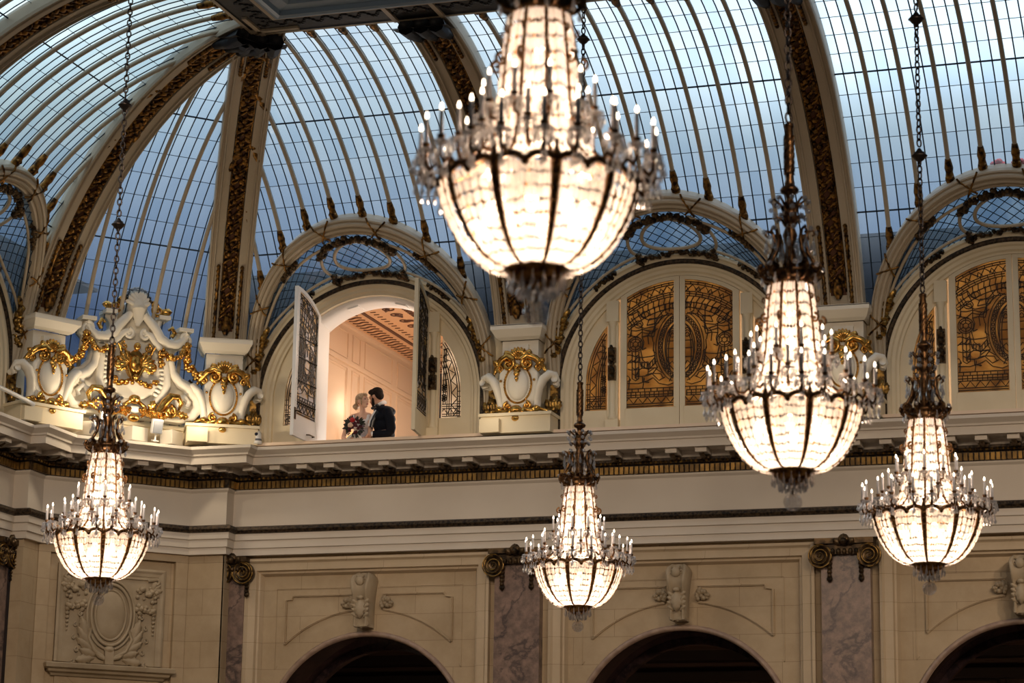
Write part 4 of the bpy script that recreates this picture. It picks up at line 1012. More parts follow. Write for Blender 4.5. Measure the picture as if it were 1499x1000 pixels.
# ================================================================== CARTOUCHES
def bevel(o, w=.02, s=2):
    m = o.modifiers.new('bevel', 'BEVEL'); m.width = w; m.segments = s; m.limit_method = 'ANGLE'; m.angle_limit = .6
    for p in o.data.polygons: p.use_smooth = False
    return o
def make_bracket(label, T, w=1.0):
    t = thing('bracket_cartouche', label, 'cartouche', T)
    p = MB()
    p.box(-.48 * w, .48 * w, 7.60, 7.82, -.1, .44); p.box(-.50 * w, .50 * w, 7.82, 7.86, -.1, .47); p.box(-.47 * w, -.20 * w, 7.6, 7.78, .4, .52); p.build('pedestal', 'cream', t)
    c = MB(); c.box(-.25, .25, 8.45, 8.87, -.05, .26); c.box(-.13, .13, 8.5, 8.80, .26, .33)
    c.grid(lambda i, j: ((-.36, .36)[j] * (1, 1, .96, .86, .74)[i], (9.05, 8.99, 8.97, 8.90, 8.87)[i], (.46, .46, .44, .37, .30)[i]), 5, 2, smooth=False)
    for s in (-1, 1): c.grid(lambda i, j: (s * .36 * (1, 1, .96, .86, .74)[i], (9.05, 8.99, 8.97, 8.90, 8.87)[i], (-.05, (.46, .46, .44, .37, .30)[i])[j]), 5, 2, smooth=False)
    c.box(-.36, .36, 9.04, 9.055, -.05, .46); c.build('bracket_block', 'ivory', t)
    e = MB()
    pts = [(.17, 8.52), (.27, 8.42), (.27, 8.25), (.25, 8.1), (.19, 7.96), (.06, 7.9), (-.06, 7.9), (-.19, 7.96), (-.25, 8.1), (-.27, 8.25), (-.27, 8.42), (-.17, 8.52), (0, 8.56)]
    e.prism(pts, .16, .34); bevel(e.build('shield', 'ivory', t), .03)
    e = MB(); e.ball((0, 8.26, .33), (.155, .225, .075), 20); e.build('oval_boss', 'ivory', t)
    e = MB()
    for k in range(44):
        a = 2 * PI * k / 44; e.ball((.185 * cos(a), 8.26 + .25 * sin(a), .35), .017, 6)
    e.tube([(.185 * cos(2 * PI * k / 36), 8.26 + .25 * sin(2 * PI * k / 36), .342) for k in range(36)], .014, 6, closed=True); e.build('beaded_ring', 'gold', t)
    for s in (-1, 1):
        q = MB(); P = [(s * x, y, z) for x, y, z in ((.24, 7.95, .26), (.26, 8.08, .30), (.29, 8.2, .33), (.34, 8.31, .33), (.41, 8.38, .30), (.47, 8.37, .26), (.50, 8.30, .24), (.48, 8.24, .24))]
        q.tube(P, [.05, .052, .055, .06, .062, .06, .05, .035], 10, flat=1.4); q.tube([(s * .46, 8.28, .10), (s * .50, 8.31, .34)], .045, 10)
        q.build('side_scroll', 'ivory', t)
        q = MB(); q.box(s * .43 - .05, s * .43 + .05, 8.06, 8.28, .02, .12); q.lathe([(.0, 7.90), (.05, 7.90), (.055, 7.94), (.045, 8.0), (.06, 8.05), (.055, 8.12), (0, 8.13)], 12, TR(s * .43, 0, .12), axis='y')
        for k in range(5): q.leaf(.17, .07, .2, TR(s * .43 + .04 * (k - 2), 7.93, .15) @ RY((k - 2) * .35), lobes=3)
        q.build('side_finial', 'oldgold', t)
    g = MB()
    for s in (-1, 1):
        g.spiral(.085, 1.6, .035, TR(s * .13, 8.53, .36), cw=-s, n=8); g.spiral(.05, 1.3, .022, TR(s * .27, 8.48, .30), cw=-s, n=8)
        g.tube([(s * .05, 8.60, .36), (s * .14, 8.64, .38), (s * .24, 8.60, .34), (s * .32, 8.50, .28), (s * .36, 8.44, .24)], [.04, .05, .045, .035, .02], 8)
        g.leaf(.18, .11, .35, TR(s * .10, 8.58, .34) @ RZ(-s * .5)); g.leaf(.16, .09, .35, TR(s * .24, 8.52, .30) @ RZ(-s * 1.0))
    for k in range(7): a = (k - 3) * .30; g.leaf(.19, .07, .3, TR(0, 8.60, .34) @ RZ(-a), lobes=2)
    g.build('gilt_crest', 'gold', t)
    g = MB()
    for k, (y, r_) in enumerate(((8.49, .045), (8.43, .03), (8.39, .042), (8.33, .028), (8.30, .018))): g.ball((0, y, .41), (r_, r_, r_ * .7), 10)
    g.leaf(.12, .1, .3, TR(0, 8.50, .38) @ RZ(PI)); g.build('crest_drop', 'gold', t)
    g = MB()
    for k in range(7): a = (k - 3) * .33; g.leaf(.17, .08, .35, TR(0, 7.93, .38) @ RZ(PI - a), lobes=2)
    g.ball((0, 7.90, .42), (.085, .07, .06), 12); g.ball((0, 7.79, .42), (.06, .05, .05), 10)
    for s in (-1, 1):
        g.spiral(.06, 1.5, .024, TR(s * .13, 7.96, .37), cw=s); g.tube([(s * .08, 7.92, .37), (s * .19, 7.89, .36), (s * .29, 7.93, .32), (s * .38, 7.91, .25)], [.035, .038, .03, .015], 8)
        g.leaf(.15, .08, .3, TR(s * .18, 7.90, .34) @ RZ(-s * 1.2)); g.ball((s * .23, 8.31, .37), .02, 8)
    g.build('gilt_shell_drop', 'gold', t)
    return t
make_bracket('cream and gold bracket cartouche between the open doors and the middle doors', FM @ TR(PX[0] + .06, 0, 0))
make_bracket('cream and gold bracket cartouche behind the largest right chandelier', FM @ TR(PX[1] + .06, 0, 0))
def hip_frame(foot, head, dx=0, dd=0):
    F = Vector((*foot, 0)); dn = (Vector((*head, 0)) - F).normalized(); x = Vector((-dn.y, dn.x, 0)); o = F + x * dx + dn * dd
    return FR(o, x, (0, 0, 1), dn)
make_bracket('cream and gold bracket cartouche at the right end of the corner bay', hip_frame(HB, HT, 0, .12))
make_bracket('cream and gold bracket cartouche at the left end of the corner bay', hip_frame((-15.87, -2.05), HT, 0, .12))

# the great cartouche of the corner bay
t = thing('great_cartouche', 'large white and gold rococo cartouche standing on the ledge of the corner bay', 'cartouche', FC @ TR(1.047, 0, .12))
half = [(.0, 9.50), (.12, 9.49), (.18, 9.42), (.23, 9.33), (.31, 9.29), (.43, 9.31), (.45, 9.25), (.37, 9.21), (.33, 9.13), (.36, 9.05), (.46, 8.99), (.57, 9.02), (.61, 9.14), (.76, 9.16), (.79, 9.10), (.77, 8.98), (.70, 8.92), (.61, 8.88), (.58, 8.76), (.62, 8.62), (.72, 8.52), (.87, 8.47), (.86, 8.38), (.90, 8.28), (.97, 8.17), (.97, 8.05), (.90, 7.94), (.75, 7.89), (.4, 7.9)]
b = MB(); b.prism([(-x, y) for x, y in reversed(half[1:])] + half[:1] + half[1:], .0, .20); bevel(b.build('body', 'ivory', t), .035, 3)
for s in (-1, 1):
    q = MB()
    q.tube([(s * x, y, z) for x, y, z in ((.10, 9.30, .30), (.17, 9.22, .32), (.26, 9.12, .32), (.33, 9.0, .32), (.44, 8.93, .32), (.57, 8.93, .32), (.66, 9.0, .32), (.72, 9.10, .30))], [.05, .06, .07, .075, .075, .07, .06, .05], 10)
    q.tube([(s * x, y, z) for x, y, z in ((.33, 9.24, .28), (.29, 9.14, .30), (.31, 9.04, .30), (.40, 8.97, .30), (.5, 8.98, .3))], .035, 8)
    q.box(s * .69 - .10, s * .69 + .10, 9.13, 9.18, .05, .38); q.box(s * .38 - .08, s * .38 + .08, 9.27, 9.32, .05, .36)
    q.spiral(.09, 1.8, .03, TR(s * .705, 9.02, .34), cw=-s); q.build('upper_scroll', 'ivory', t)
    q = MB()
    q.tube([(s * x, y, z) for x, y, z in ((.10, 9.06, .30), (.20, 9.02, .32), (.27, 8.93, .32), (.36, 8.84, .32), (.46, 8.78, .32))], [.04, .045, .045, .04, .03], 10)
    q.spiral(.07, 1.6, .03, TR(s * .115, 9.02, .32), cw=-s); q.build('hood_scroll', 'ivory', t)
    q = MB()
    q.tube([(s * x, y, z) for x, y, z in ((.52, 8.72, .24), (.56, 8.55, .26), (.66, 8.42, .28), (.80, 8.34, .30), (.91, 8.22, .30), (.93, 8.08, .30), (.84, 7.97, .30), (.72, 7.96, .30), (.62, 8.05, .30), (.63, 8.18, .30), (.72, 8.23, .31), (.79, 8.16, .31), (.76, 8.09, .31))], [.05, .06, .07, .075, .075, .07, .065, .06, .055, .05, .045, .035, .03], 10)
    q.tube([(s * x, y, z) for x, y, z in ((.44, 8.74, .24), (.47, 8.52, .26), (.48, 8.36, .26), (.42, 8.22, .26), (.30, 8.12, .26))], [.04, .055, .06, .055, .04], 10)
    for k in range(9): q.leaf(.11, .06, .3, TR(s * (.40 + .06 * sin(k * .45)), 8.72 - .065 * k, .26) @ RZ(s * (1.9 - .1 * k)), lobes=1)
    q.build('side_volute', 'ivory', t)
    g = MB()
    g.garland([(s * .72, 8.98, .34), (s * .71, 8.82, .34), (s * .76, 8.66, .32), (s * .88, 8.54, .30), (s * 1.02, 8.50, .26), (s * 1.12, 8.52, .22)], .055, 90, seed=2)
    g.garland([(s * .70, 8.90, .36), (s * .60, 8.76, .37), (s * .46, 8.74, .36), (s * .36, 8.82, .35)], .05, 46, seed=3)
    g.garland([(s * .35, 8.84, .36), (s * .35, 8.62, .36)], .045, 26, seed=4)
    g.build('gilt_garland', 'gold', t)
    g = MB()
    g.spiral(.085, 1.7, .03, TR(s * .29, 9.38, .30), cw=-s); g.leaf(.18, .1, .35, TR(s * .34, 9.38, .26) @ RZ(-s * 1.5)); g.leaf(.12, .07, .3, TR(s * .22, 9.43, .27) @ RZ(-s * .3))
    g.tube([(s * .50, 9.04, .30), (s * .54, 9.10, .31), (s * .50, 9.17, .31), (s * .45, 9.13, .31)], [.03, .035, .03, .02], 8)
    g.build('gilt_crest_scroll', 'gold', t)
    g = MB()
    g.tube([(s * x, y, z) for x, y, z in ((.34, 7.98, .36), (.42, 8.10, .38), (.50, 8.20, .40), (.60, 8.20, .40), (.66, 8.12, .38), (.63, 8.04, .37))], [.05, .06, .055, .045, .035, .02], 8)
    g.spiral(.09, 1.7, .03, TR(s * .50, 7.99, .38), cw=s)
    for k in range(5): g.leaf(.18, .1, .35, TR(s * (.22 + .1 * k), 7.98, .34) @ RZ(-s * (.4 + .35 * k)), lobes=3)
    g.garland([(s * .08, 7.96, .36), (s * .3, 7.93, .36), (s * .45, 7.92, .34)], .06, 40, seed=6)
    g.build('gilt_foot_scroll', 'gold', t)
    g = MB(); g.tube([(s * .99, y, .24) for y in (8.30, 8.18, 8.06)], .018, 6); g.tube([(s * .82, 8.5, .2), (s * .90, 8.42, .22), (s * .97, 8.26, .22)], .018, 6); g.build('gilt_edge', 'oldgold', t)
b = MB(); b.prism([(.0, 8.96), (.2, 8.93), (.33, 8.80), (.40, 8.62), (.41, 8.42), (.33, 8.25), (.16, 8.15), (0, 8.12), (-.16, 8.15), (-.33, 8.25), (-.41, 8.42), (-.40, 8.62), (-.33, 8.80), (-.2, 8.93)], .2, .26)
bevel(b.build('shield', 'ivory', t), .03, 3)
g = MB()      # crest shell
g.ball((0, 9.42, .26), (.15, .16, .12), 14)
for k in range(9):
    a = (k - 4) * .36; g.tube([(0, 9.40, .30), (.10 * sin(a), 9.42 + .12 * cos(a), .36), (.16 * sin(a), 9.45 + .19 * cos(a), .28)], [.015, .035, .03], 6)
g.tube([(0, 9.14, .32), (0, 9.22, .36), (0, 9.36, .34)], [.03, .07, .09], 10); g.build('crest_shell', 'ivory', t)
g = MB()
for k in range(11):
    a = (k - 5) * .27; g.ball((.185 * sin(a), 9.46 + .20 * cos(a), .27), (.032, .032, .05), 8)
g.tube([(.185 * sin((k - 5) * .27), 9.45 + .20 * cos((k - 5) * .27), .25) for k in range(11)], .025, 6); g.build('shell_rim', 'bronze', t)
g = MB(); rd = random.Random(12)     # trophy of arms on the shield
g.prism([(x * .85, y) for x, y in ell(0, 8.60, .15, .20, n=18)[:-1]], .26, .33); g.ball((0, 8.6, .33), (.09, .13, .05), 14)
for s in (-1, 1):
    for a in (.35, .75, 1.15, 1.6, 2.1): g.leaf(.24, .09, .3, TR(s * .08, 8.60, .30) @ RZ(-s * a), lobes=3)
    g.tube([(s * .02, 8.36, .32), (s * .26, 8.86, .34)], [.02, .014], 6); g.ball((s * .25, 8.58, .33), (.06, .07, .04), 8); g.spiral(.06, 1.4, .02, TR(s * .17, 8.84, .32), cw=s)
    g.garland([(s * .04, 8.36, .33), (s * .22, 8.32, .33), (s * .30, 8.40, .32)], .05, 20, seed=8)
g.ball((0, 8.84, .36), (.05, .06, .05), 10); g.ball((0, 8.42, .36), (.05, .045, .04), 8); g.build('gilt_trophy', 'gold', t)
g = MB(); g.ball((0, 8.11, .36), (.085, .07, .07), 12); g.ball((0, 7.86, .36), (.085, .06, .06), 12)
for s in (-1, 1): g.tube([(s * .06, 8.08, .36), (s * .15, 8.02, .36), (s * .17, 7.94, .36), (s * .1, 7.88, .36)], [.03, .03, .028, .02], 8)
g.build('gilt_knob', 'gold', t)
g = MB(); g.ball((.0, 7.98, .34), (.12, .05, .04), 14); g.build('foot_oval', 'ivory', t)

# ------------------------------------------------------------------ things on the ledge
for k, (u, lab) in enumerate(((.05, 'square cream box on the corner ledge, nearest the left bracket'), (.42, 'square cream box on the corner ledge left of the round camera'), (1.15, 'square cream box on the ledge left of the grey speaker'), (1.66, 'square cream box on the ledge right of the grey speaker'), (2.1, 'square cream box at the right end of the corner ledge'))):
    t = thing('uplight_box', lab, 'light box', FC @ TR(u, 7.6, .30) @ RY((-.4, -.5, .3, .6, .3)[k]), group='boxes on the corner ledge')
    q = MB(); q.box(-.13, .13, -.03, .165, -.1, .1); bevel(q.build('box_body', 'greybox', t), .008)
t = thing('loudspeaker', 'small grey loudspeaker on the corner ledge', 'speaker', FC @ TR(1.36, 7.62, .5) @ RX(.25))
q = MB(); q.box(-.075, .075, 0.05, .25, -.05, .05); bevel(q.build('cabinet', 'plastic', t), .02); q = MB(); q.box(-.065, .065, .06, .235, .045, .058); bevel(q.build('grille', 'speaker', t), .01)
q = MB(); q.tube([(0, -.04, 0), (0, .06, 0)], .012, 6); q.box(-.04, .04, -.05, -.035, -.04, .04); q.build('stand', 'plastic', t)
t = thing('loudspeaker', 'pale loudspeaker behind the left chandelier stem', 'speaker', FC @ TR(.62, 7.66, .5) @ RX(.3))
q = MB(); q.box(-.065, .065, 0.03, .25, -.05, .05); bevel(q.build('cabinet', 'plastic', t), .02); q = MB(); q.tube([(0, -.08, 0), (0, .06, 0)], .012, 6); q.build('stand', 'plastic', t)
def dome(name, lab, T, r=.06):
    t = thing(name, lab, 'camera', T)
    q = MB(); q.lathe([(0, 0), (r * 1.1, 0), (r * 1.1, .03), (r * .9, .05), (r * .9, r * 2.2), (r * .6, r * 3), (0, r * 3.2)], 16, axis='y'); q.build('housing', 'plastic', t)
    q = MB(); q.ball((0, r * 2.2, r * .7), r * .45, 12); q.build('lens', 'lens', t)
    q = MB(); q.lathe([(r * .93, r * .6), (r * .96, r * .6), (r * .96, r * 1.2), (r * .93, r * 1.2)], 16, axis='y'); q.build('dark_band', 'speaker', t)
dome('security_camera', 'white security camera on the ledge left of the open doors', FM @ TR(-13.33, 7.62, .32))
t = thing('security_camera', 'round security camera on the corner ledge beside the left chandelier', 'camera', FC @ TR(.50, 7.70, .55))
q = MB(); q.ball((0, 0, 0), .062, 14); q.tube([(0, -.09, 0), (0, 0, 0)], .02, 8); q.build('housing', 'plastic', t); q = MB(); q.ball((.03, 0, .035), .036, 12); q.build('lens', 'lens', t)
t = thing('handrail', 'white tubular handrail on the ledge at the left edge', 'handrail', FL @ TR(-2.6, 7.6, .50))
q = MB(); q.tube([(-1.6, .30, 0), (-.2, .24, 0), (.0, .22, 0)], .028, 8); q.build('rail', 'white', t); q = MB(); q.tube([(.0, .22, 0), (-.12, 0, -.06)], .02, 8); q.build('strut', 'white', t)
q = MB(); rd = random.Random(1)
for k in range(16): q.ball((rd.random() * .5 - .25, .03 * rd.random(), rd.random() * .2), (.05, .035, .05), 6)
tag(q.build('red_cloth', 'red', mw=FM @ TR(-3.05, 10.62, .72)), 'small crumpled red cloth lying on the arch at the right edge', 'cloth')

# hanging lamp in the dark room behind the middle arch
t = thing('hanging_lamp', 'small dark hanging lamp with amber glow inside the middle arch', 'lamp', FM @ TR(-6.55, 4.62, -2.5))
q = MB(); q.tube([(0, .3, 0), (0, 1.0, 0)], .018, 6); q.lathe([(0, .3), (.05, .28), (.03, .2), (.09, .16), (.10, .1), (.03, .06), (.02, 0)], 12, axis='y')
for k in range(5): a = k * 1.257; q.tube([(0, .1, 0), (.09 * cos(a), .03, .09 * sin(a)), (.14 * cos(a), .1, .14 * sin(a))], .01, 5)
q.build('lamp_frame', 'bronze', t)
q = MB(); q.ball((0, -.03, 0), .035, 10); q.build('lamp_bulb', 'lampglow', t)
# wall sconce in the corridor
t = thing('wall_sconce', 'small brass wall sconce with a glowing shade low on the corridor wall beside the bride', 'sconce', FS @ TR(2.28, 8.09, 0))
q = MB(); q.lathe([(0, 0), (.05, 0), (.05, .015), (0, .03)], 12); q.tube([(0, 0, .02), (0, -.05, .10), (0, .02, .16)], .012, 6); q.lathe([(.0, .0), (.03, .01), (.035, .03)], 10, TR(0, .02, .16), axis='y'); q.build('bracket', 'gold', t)
q = MB(); q.lathe([(.028, .04), (.05, .07), (.055, .13), (.04, .18)], 12, TR(0, .02, .16), axis='y'); q.build('glass_shade', 'shadeglow', t)
# ================================================================== CHANDELIERS
BOWL = [(.135, .208), (.195, .207), (.275, .25), (.342, .328), (.400, .435), (.430, .52), (.446, .60)]
TENT = [(.385, .64), (.30, .68), (.245, .75), (.21, .86), (.188, .99), (.178, 1.12), (.168, 1.24), (.155, 1.34), (.138, 1.44)]
def prof_at(pr, t):
    L = [0]
    for a, b in zip(pr, pr[1:]): L.append(L[-1] + math.hypot(b[0] - a[0], b[1] - a[1]))
    d = t * L[-1]; i = max(k for k in range(len(L)) if L[k] <= d + 1e-9); i = min(i, len(pr) - 2)
    q = (d - L[i]) / (L[i + 1] - L[i]); a, b = pr[i], pr[i + 1]
    return a[0] + (b[0] - a[0]) * q, a[1] + (b[1] - a[1]) * q, L[-1]
def strands(mb, prof, per, rows, gapa=.0, panels=10, swell=.0, wf=.86):
    """hanging strings of cut prisms following a profile"""
    for p in range(panels):
        for s in range(per):
            a = 2 * PI * (p + (s + .5) / per * .93 + .035) / panels
            bul = 1 + swell * sin(PI * (s + .5) / per); off = (.0, .35, .6, .2, .8, .5, .1, .7, .3, .9)[(s * 3 + p) % 10] / rows * .2
            bul += .012 * (1 - 2 * (s % 2))
            for r in range(-1, rows):
                fa, fb = max(0, (r + .01) / rows + off), min(1, (r + .99) / rows + off)
                if fb - fa < .02: continue
                r0, z0, _ = prof_at(prof, fa); r1, z1, _ = prof_at(prof, fb)
                r0 *= bul; r1 *= bul; w0 = 2 * PI * r0 / panels / per * .5 * wf; w1 = 2 * PI * r1 / panels / per * .5 * wf; dp = .006
                ca, sa = cos(a), sin(a); rn = Vector((ca, sa, 0)); tn = Vector((-sa, ca, 0)); up = Vector((rn.x * (r1 - r0), rn.y * (r1 - r0), z1 - z0)); nn = tn.cross(up).normalized()
                c0 = Vector((r0 * ca, r0 * sa, z0)); c1 = Vector((r1 * ca, r1 * sa, z1)); cm0 = c0.lerp(c1, .2); cm1 = c0.lerp(c1, .8)
                V = [c0, cm0 - tn * w0, cm0 + nn * dp, cm0 + tn * w0, cm0 - nn * dp, cm1 - tn * w1, cm1 + nn * dp, cm1 + tn * w1, cm1 - nn * dp, c1]
                mb.add(V, [(0, 1, 2), (0, 2, 3), (0, 3, 4), (0, 4, 1), (1, 5, 6, 2), (2, 6, 7, 3), (3, 7, 8, 4), (4, 8, 5, 1), (9, 6, 5), (9, 7, 6), (9, 8, 7), (9, 5, 8)], None, False)
def drop(mb, x, y, z, h=.05, r=.011):
    mb.lathe([(0, z), (r * .4, z - h * .15), (r * .35, z - h * .3), (r, z - h * .7), (r * .6, z - h * .92), (0, z - h)], 6, TR(x, y, 0), smooth=False)
def make_chandelier(label, T):
    t = thing('crystal_chandelier', label, 'chandelier', T, group='crystal chandeliers hanging in the hall')
    b = MB(); strands(b, BOWL, 10, 9, swell=.03, wf=1.02); b.build('crystal_bowl', 'crystal', t)
    b = MB(); strands(b, TENT, 5, 11, swell=.03, wf=.98); b.build('crystal_neck', 'crystal', t)
    # lamps inside
    for k in range(8):
        b = MB(); a = k * PI / 4; b.lathe([(0, .0), (.022, .01), (.034, .05), (.026, .09), (.012, .115), (0, .12)], 10, TR(.22 * cos(a), .22 * sin(a), .42)); b.build('frosted_bulb', 'bulb', t)
    for z in (.85, 1.05, 1.25): b = MB(); b.ball((0, 0, z), (.03, .03, .05), 8); b.build('frosted_bulb', 'bulb', t)
    for k in range(10):
        a = 2 * PI * k / 10; R_ = RZ(a)
        s = MB(); s.tube([(r * 1.015, 0, z) for r, z in BOWL], [.008, .009, .012, .016, .020, .023, .026], 6, T=R_, flat=.6)
        for q in range(11): r, z, _ = prof_at(BOWL, (q + .5) / 11); s.ball((r * 1.03, 0, z), (.008 + .0008 * q, .009 + .001 * q, .014), 6, T=R_)
        s.build('bowl_strap', 'strapgold', t)
        s = MB(); s.tube([(r * 1.02, 0, z) for r, z in TENT], .010, 5, T=R_)
        for q in range(12): r, z, _ = prof_at(TENT, (q + .5) / 12); s.ball((r * 1.05, 0, z), (.011, .012, .014), 5, T=R_)
        r, z = .168, 1.19; s.spiral(.034, 1.3, .010, R_ @ TR(.20, 0, z) @ RX(PI / 2), n=5); s.spiral(.02, 1.3, .007, R_ @ TR(.17, 0, 1.34) @ RX(PI / 2), n=5)
        s.build('neck_rib', 'strapgold', t)
    for k in range(10):      # rim between straps: swagged scroll
        R_ = RZ(2 * PI * k / 10); s = MB(); P = []
        for q in range(13):
            a = 2 * PI / 10 * q / 12; zz = .600 + .030 * abs(sin(PI * q / 12 * 2)) ** .8 - .012 * (1 if q == 6 else 0); P.append((.452 * cos(a), .452 * sin(a), zz))
        s.tube(P, .018, 6, T=R_); a = PI / 10; s.ball((.455 * cos(a), .455 * sin(a), .595), (.022, .022, .026), 8, T=R_)
        s.ball((.455, 0, .615), (.022, .022, .04), 8, T=R_); s.lathe([(.0, .70), (.012, .69), (.006, .67), (.014, .65), (.012, .61)], 8, R_ @ TR(.455, 0, 0)); s.build('rim_scroll', 'brass', t)
    # bottom cap, drops and ball
    b = MB(); b.lathe([(.0, .105), (.03, .11), (.045, .125), (.075, .135), (.085, .15), (.115, .165), (.128, .185), (.142, .20), (.146, .222), (.138, .24), (.10, .245)], 24)
    for k in range(20): a = 2 * PI * k / 20; b.ball((.138 * cos(a), .138 * sin(a), .215), (.018, .018, .02), 6)
    for k in range(12): a = 2 * PI * k / 12; b.leaf(.08, .045, .3, RZ(a) @ TR(.05, 0, .13) @ RZ(-PI / 2) @ RX(.5), lobes=2, th=.004)
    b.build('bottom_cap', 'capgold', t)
    b = MB()
    for k in range(16): a = 2 * PI * k / 16; drop(b, .13 * cos(a), .13 * sin(a), .185, .085); drop(b, .085 * cos(a + .2), .085 * sin(a + .2), .145, .08)
    for k in range(8): a = 2 * PI * k / 8; drop(b, .045 * cos(a), .045 * sin(a), .125, .06)
    b.build('crystal_drops', 'crystal2', t)
    b = MB(); b.tube([(0, 0, .14), (0, 0, .05)], .006, 6); b.build('ball_rod', 'brass', t)
    b = MB()
    for k in range(14):
        a0, a1 = 2 * PI * k / 14, 2 * PI * (k + 1) / 14
        b.grid(lambda i, j: (.058 * (1 + .06 * (j == 1)) * cos(a0 + (a1 - a0) * j / 2) * sin(PI * (.03 + .94 * i / 8)), .058 * (1 + .06 * (j == 1)) * sin(a0 + (a1 - a0) * j / 2) * sin(PI * (.03 + .94 * i / 8)), -.058 * cos(PI * (.03 + .94 * i / 8))), 9, 3, smooth=False)
    b.build('crystal_ball', 'crystal3', t)
    # candle arms: three tiers
    proto = {}
    def arm(R0, Z0_, R1, Z1, kind):
        m = MB()
        if kind == 'low':
            m.tube([(R0, 0, Z0_), (R0 + .04, 0, Z0_ + .035), (R0 + .075, 0, Z0_ + .0), (R1 - .02, 0, Z0_ + .0), (R1, 0, Z0_ + .03), (R1, 0, Z1)], [.009, .011, .01, .009, .008, .007], 6)
        else:
            m.tube([(R0, 0, Z0_), (R0 + (R1 - R0) * .4, 0, Z0_ - .035), (R0 + (R1 - R0) * .85, 0, Z0_ - .03), (R1, 0, Z0_ + .01), (R1, 0, Z1)], [.008, .011, .01, .009, .008], 6)
        m.lathe([(0, Z1), (.012, Z1), (.022, Z1 + .006), (.026, Z1 + .012), (.014, Z1 + .016), (.016, Z1 + .028), (.021, Z1 + .04), (.015, Z1 + .042), (0, Z1 + .04)], 10, TR(R1, 0, 0))
        o = m.build('candle_arm', 'brass', t)
        m = MB(); m.lathe([(0, Z1 + .04), (.0105, Z1 + .04), (.0095, Z1 + .152), (.005, Z1 + .160), (0, Z1 + .16)], 8, TR(R1, 0, 0)); m.build('candle', 'candle', o)
        m = MB(); m.lathe([(0, Z1 + .157), (.006, Z1 + .161), (.0085, Z1 + .170), (.005, Z1 + .186), (0, Z1 + .195)], 8, TR(R1, 0, 0)); m.build('flame_bulb', 'flame', o)
        m = MB(); m.lathe([(.010, Z1 - .012), (.034, Z1 - .004), (.046, Z1 + .008), (.044, Z1 + .012), (.03, Z1 + .0)], 12, TR(R1, 0, 0), smooth=False)
        for k in range(7): a = k * 2 * PI / 7; drop(m, R1 + .042 * cos(a), .042 * sin(a), Z1 + .004, .055 + .014 * (k % 2), .0125)
        if kind == 'low':
            for k in range(3): drop(m, R0 + .05 + k * .03, .008 * (k - 1), Z0_ - .0, .07, .013)
        m.build('crystal_bobeche', 'crystal2', o)
        return o
    def put(proto_, a): copy_tree(proto_).matrix_local = RZ(a)
    specs = [('low', .455, .62, .545, .705, [(k + s_ * .22) for k in range(10) for s_ in (-1, 1)]), ('mid', .28, .74, .375, .80, [k + .5 for k in range(0, 10)]), ('top', .19, .93, .262, .945, [k * 1.0 for k in range(10)])]
    for kind, R0, z0_, R1, z1_, ks in specs:
        p = arm(R0, z0_, R1, z1_, kind); base = None
        for i, k in enumerate(ks):
            a = 2 * PI * k / 10
            if i == 0: p.matrix_local = RZ(a)
            else:
                c = p.copy(); C.objects.link(c); c.parent = t; c.matrix_local = RZ(a)
                for ch in p.children: d = ch.copy(); C.objects.link(d); d.parent = c
    # crown above the neck
    b = MB(); b.lathe([(.12, 1.43), (.135, 1.45), (.145, 1.475), (.13, 1.49), (.15, 1.51), (.155, 1.53), (.11, 1.54), (.06, 1.55), (0, 1.55)], 24)
    for k in range(10):
        R_ = RZ(2 * PI * k / 10 + .3); b.spiral(.036, 1.4, .012, R_ @ TR(.185, 0, 1.535) @ RX(PI / 2), n=6); b.tube([(.12, 0, 1.46), (.16, 0, 1.47), (.20, 0, 1.50), (.195, 0, 1.56)], [.012, .016, .014, .009], 6, T=R_)
        b.leaf(.09, .06, .3, R_ @ TR(.14, 0, 1.50) @ RZ(-PI / 2) @ RX(1.1), lobes=2, th=.004); b.ball((.165, 0, 1.475), .018, 6, T=R_)
    b.build('crown', 'brass', t)
    for k in range(8):
        R_ = RZ(2 * PI * k / 8); b = MB()
        b.tube([(.17, 0, 1.54), (.15, 0, 1.60), (.115, 0, 1.66), (.10, 0, 1.74), (.115, 0, 1.80), (.15, 0, 1.815), (.162, 0, 1.785), (.145, 0, 1.77)], [.010, .014, .015, .014, .012, .011, .010, .007], 6, T=R_); sa = b.build('scroll_arm', 'brass', t)
        b = MB(); a = 2 * PI * k / 8; drop(b, .155 * cos(a), .155 * sin(a), 1.765, .10, .015); drop(b, .19 * cos(a + .3), .19 * sin(a + .3), 1.50, .08, .014); drop(b, .07 * cos(a), .07 * sin(a), 1.72, .12, .013); drop(b, .165 * cos(a + .25), .165 * sin(a + .25), 1.70, .06, .013)
        for (rr, z) in ((.10, 1.90), (.125, 2.015), (.122, 1.95), (.17, 1.80), (.215, 1.55)): b.ball((rr * cos(a + .2), rr * sin(a + .2), z), (.019, .019, .019), 6)
        b.build('crystal_beads', 'crystal2', sa)
    b = MB()
    b.lathe([(.03, 1.54), (.045, 1.60), (.028, 1.70), (.05, 1.78), (.03, 1.84), (.04, 1.88), (.052, 1.93), (.03, 1.97), (.034, 2.0), (.024, 2.03), (.03, 2.06), (.058, 2.075), (.064, 2.095), (.05, 2.115), (.03, 2.12), (.034, 2.14), (.026, 2.16), (.033, 2.24), (.030, 2.34), (.034, 2.42), (.027, 2.52), (.034, 2.535), (.034, 2.55), (.014, 2.56), (0, 2.56)], 14)
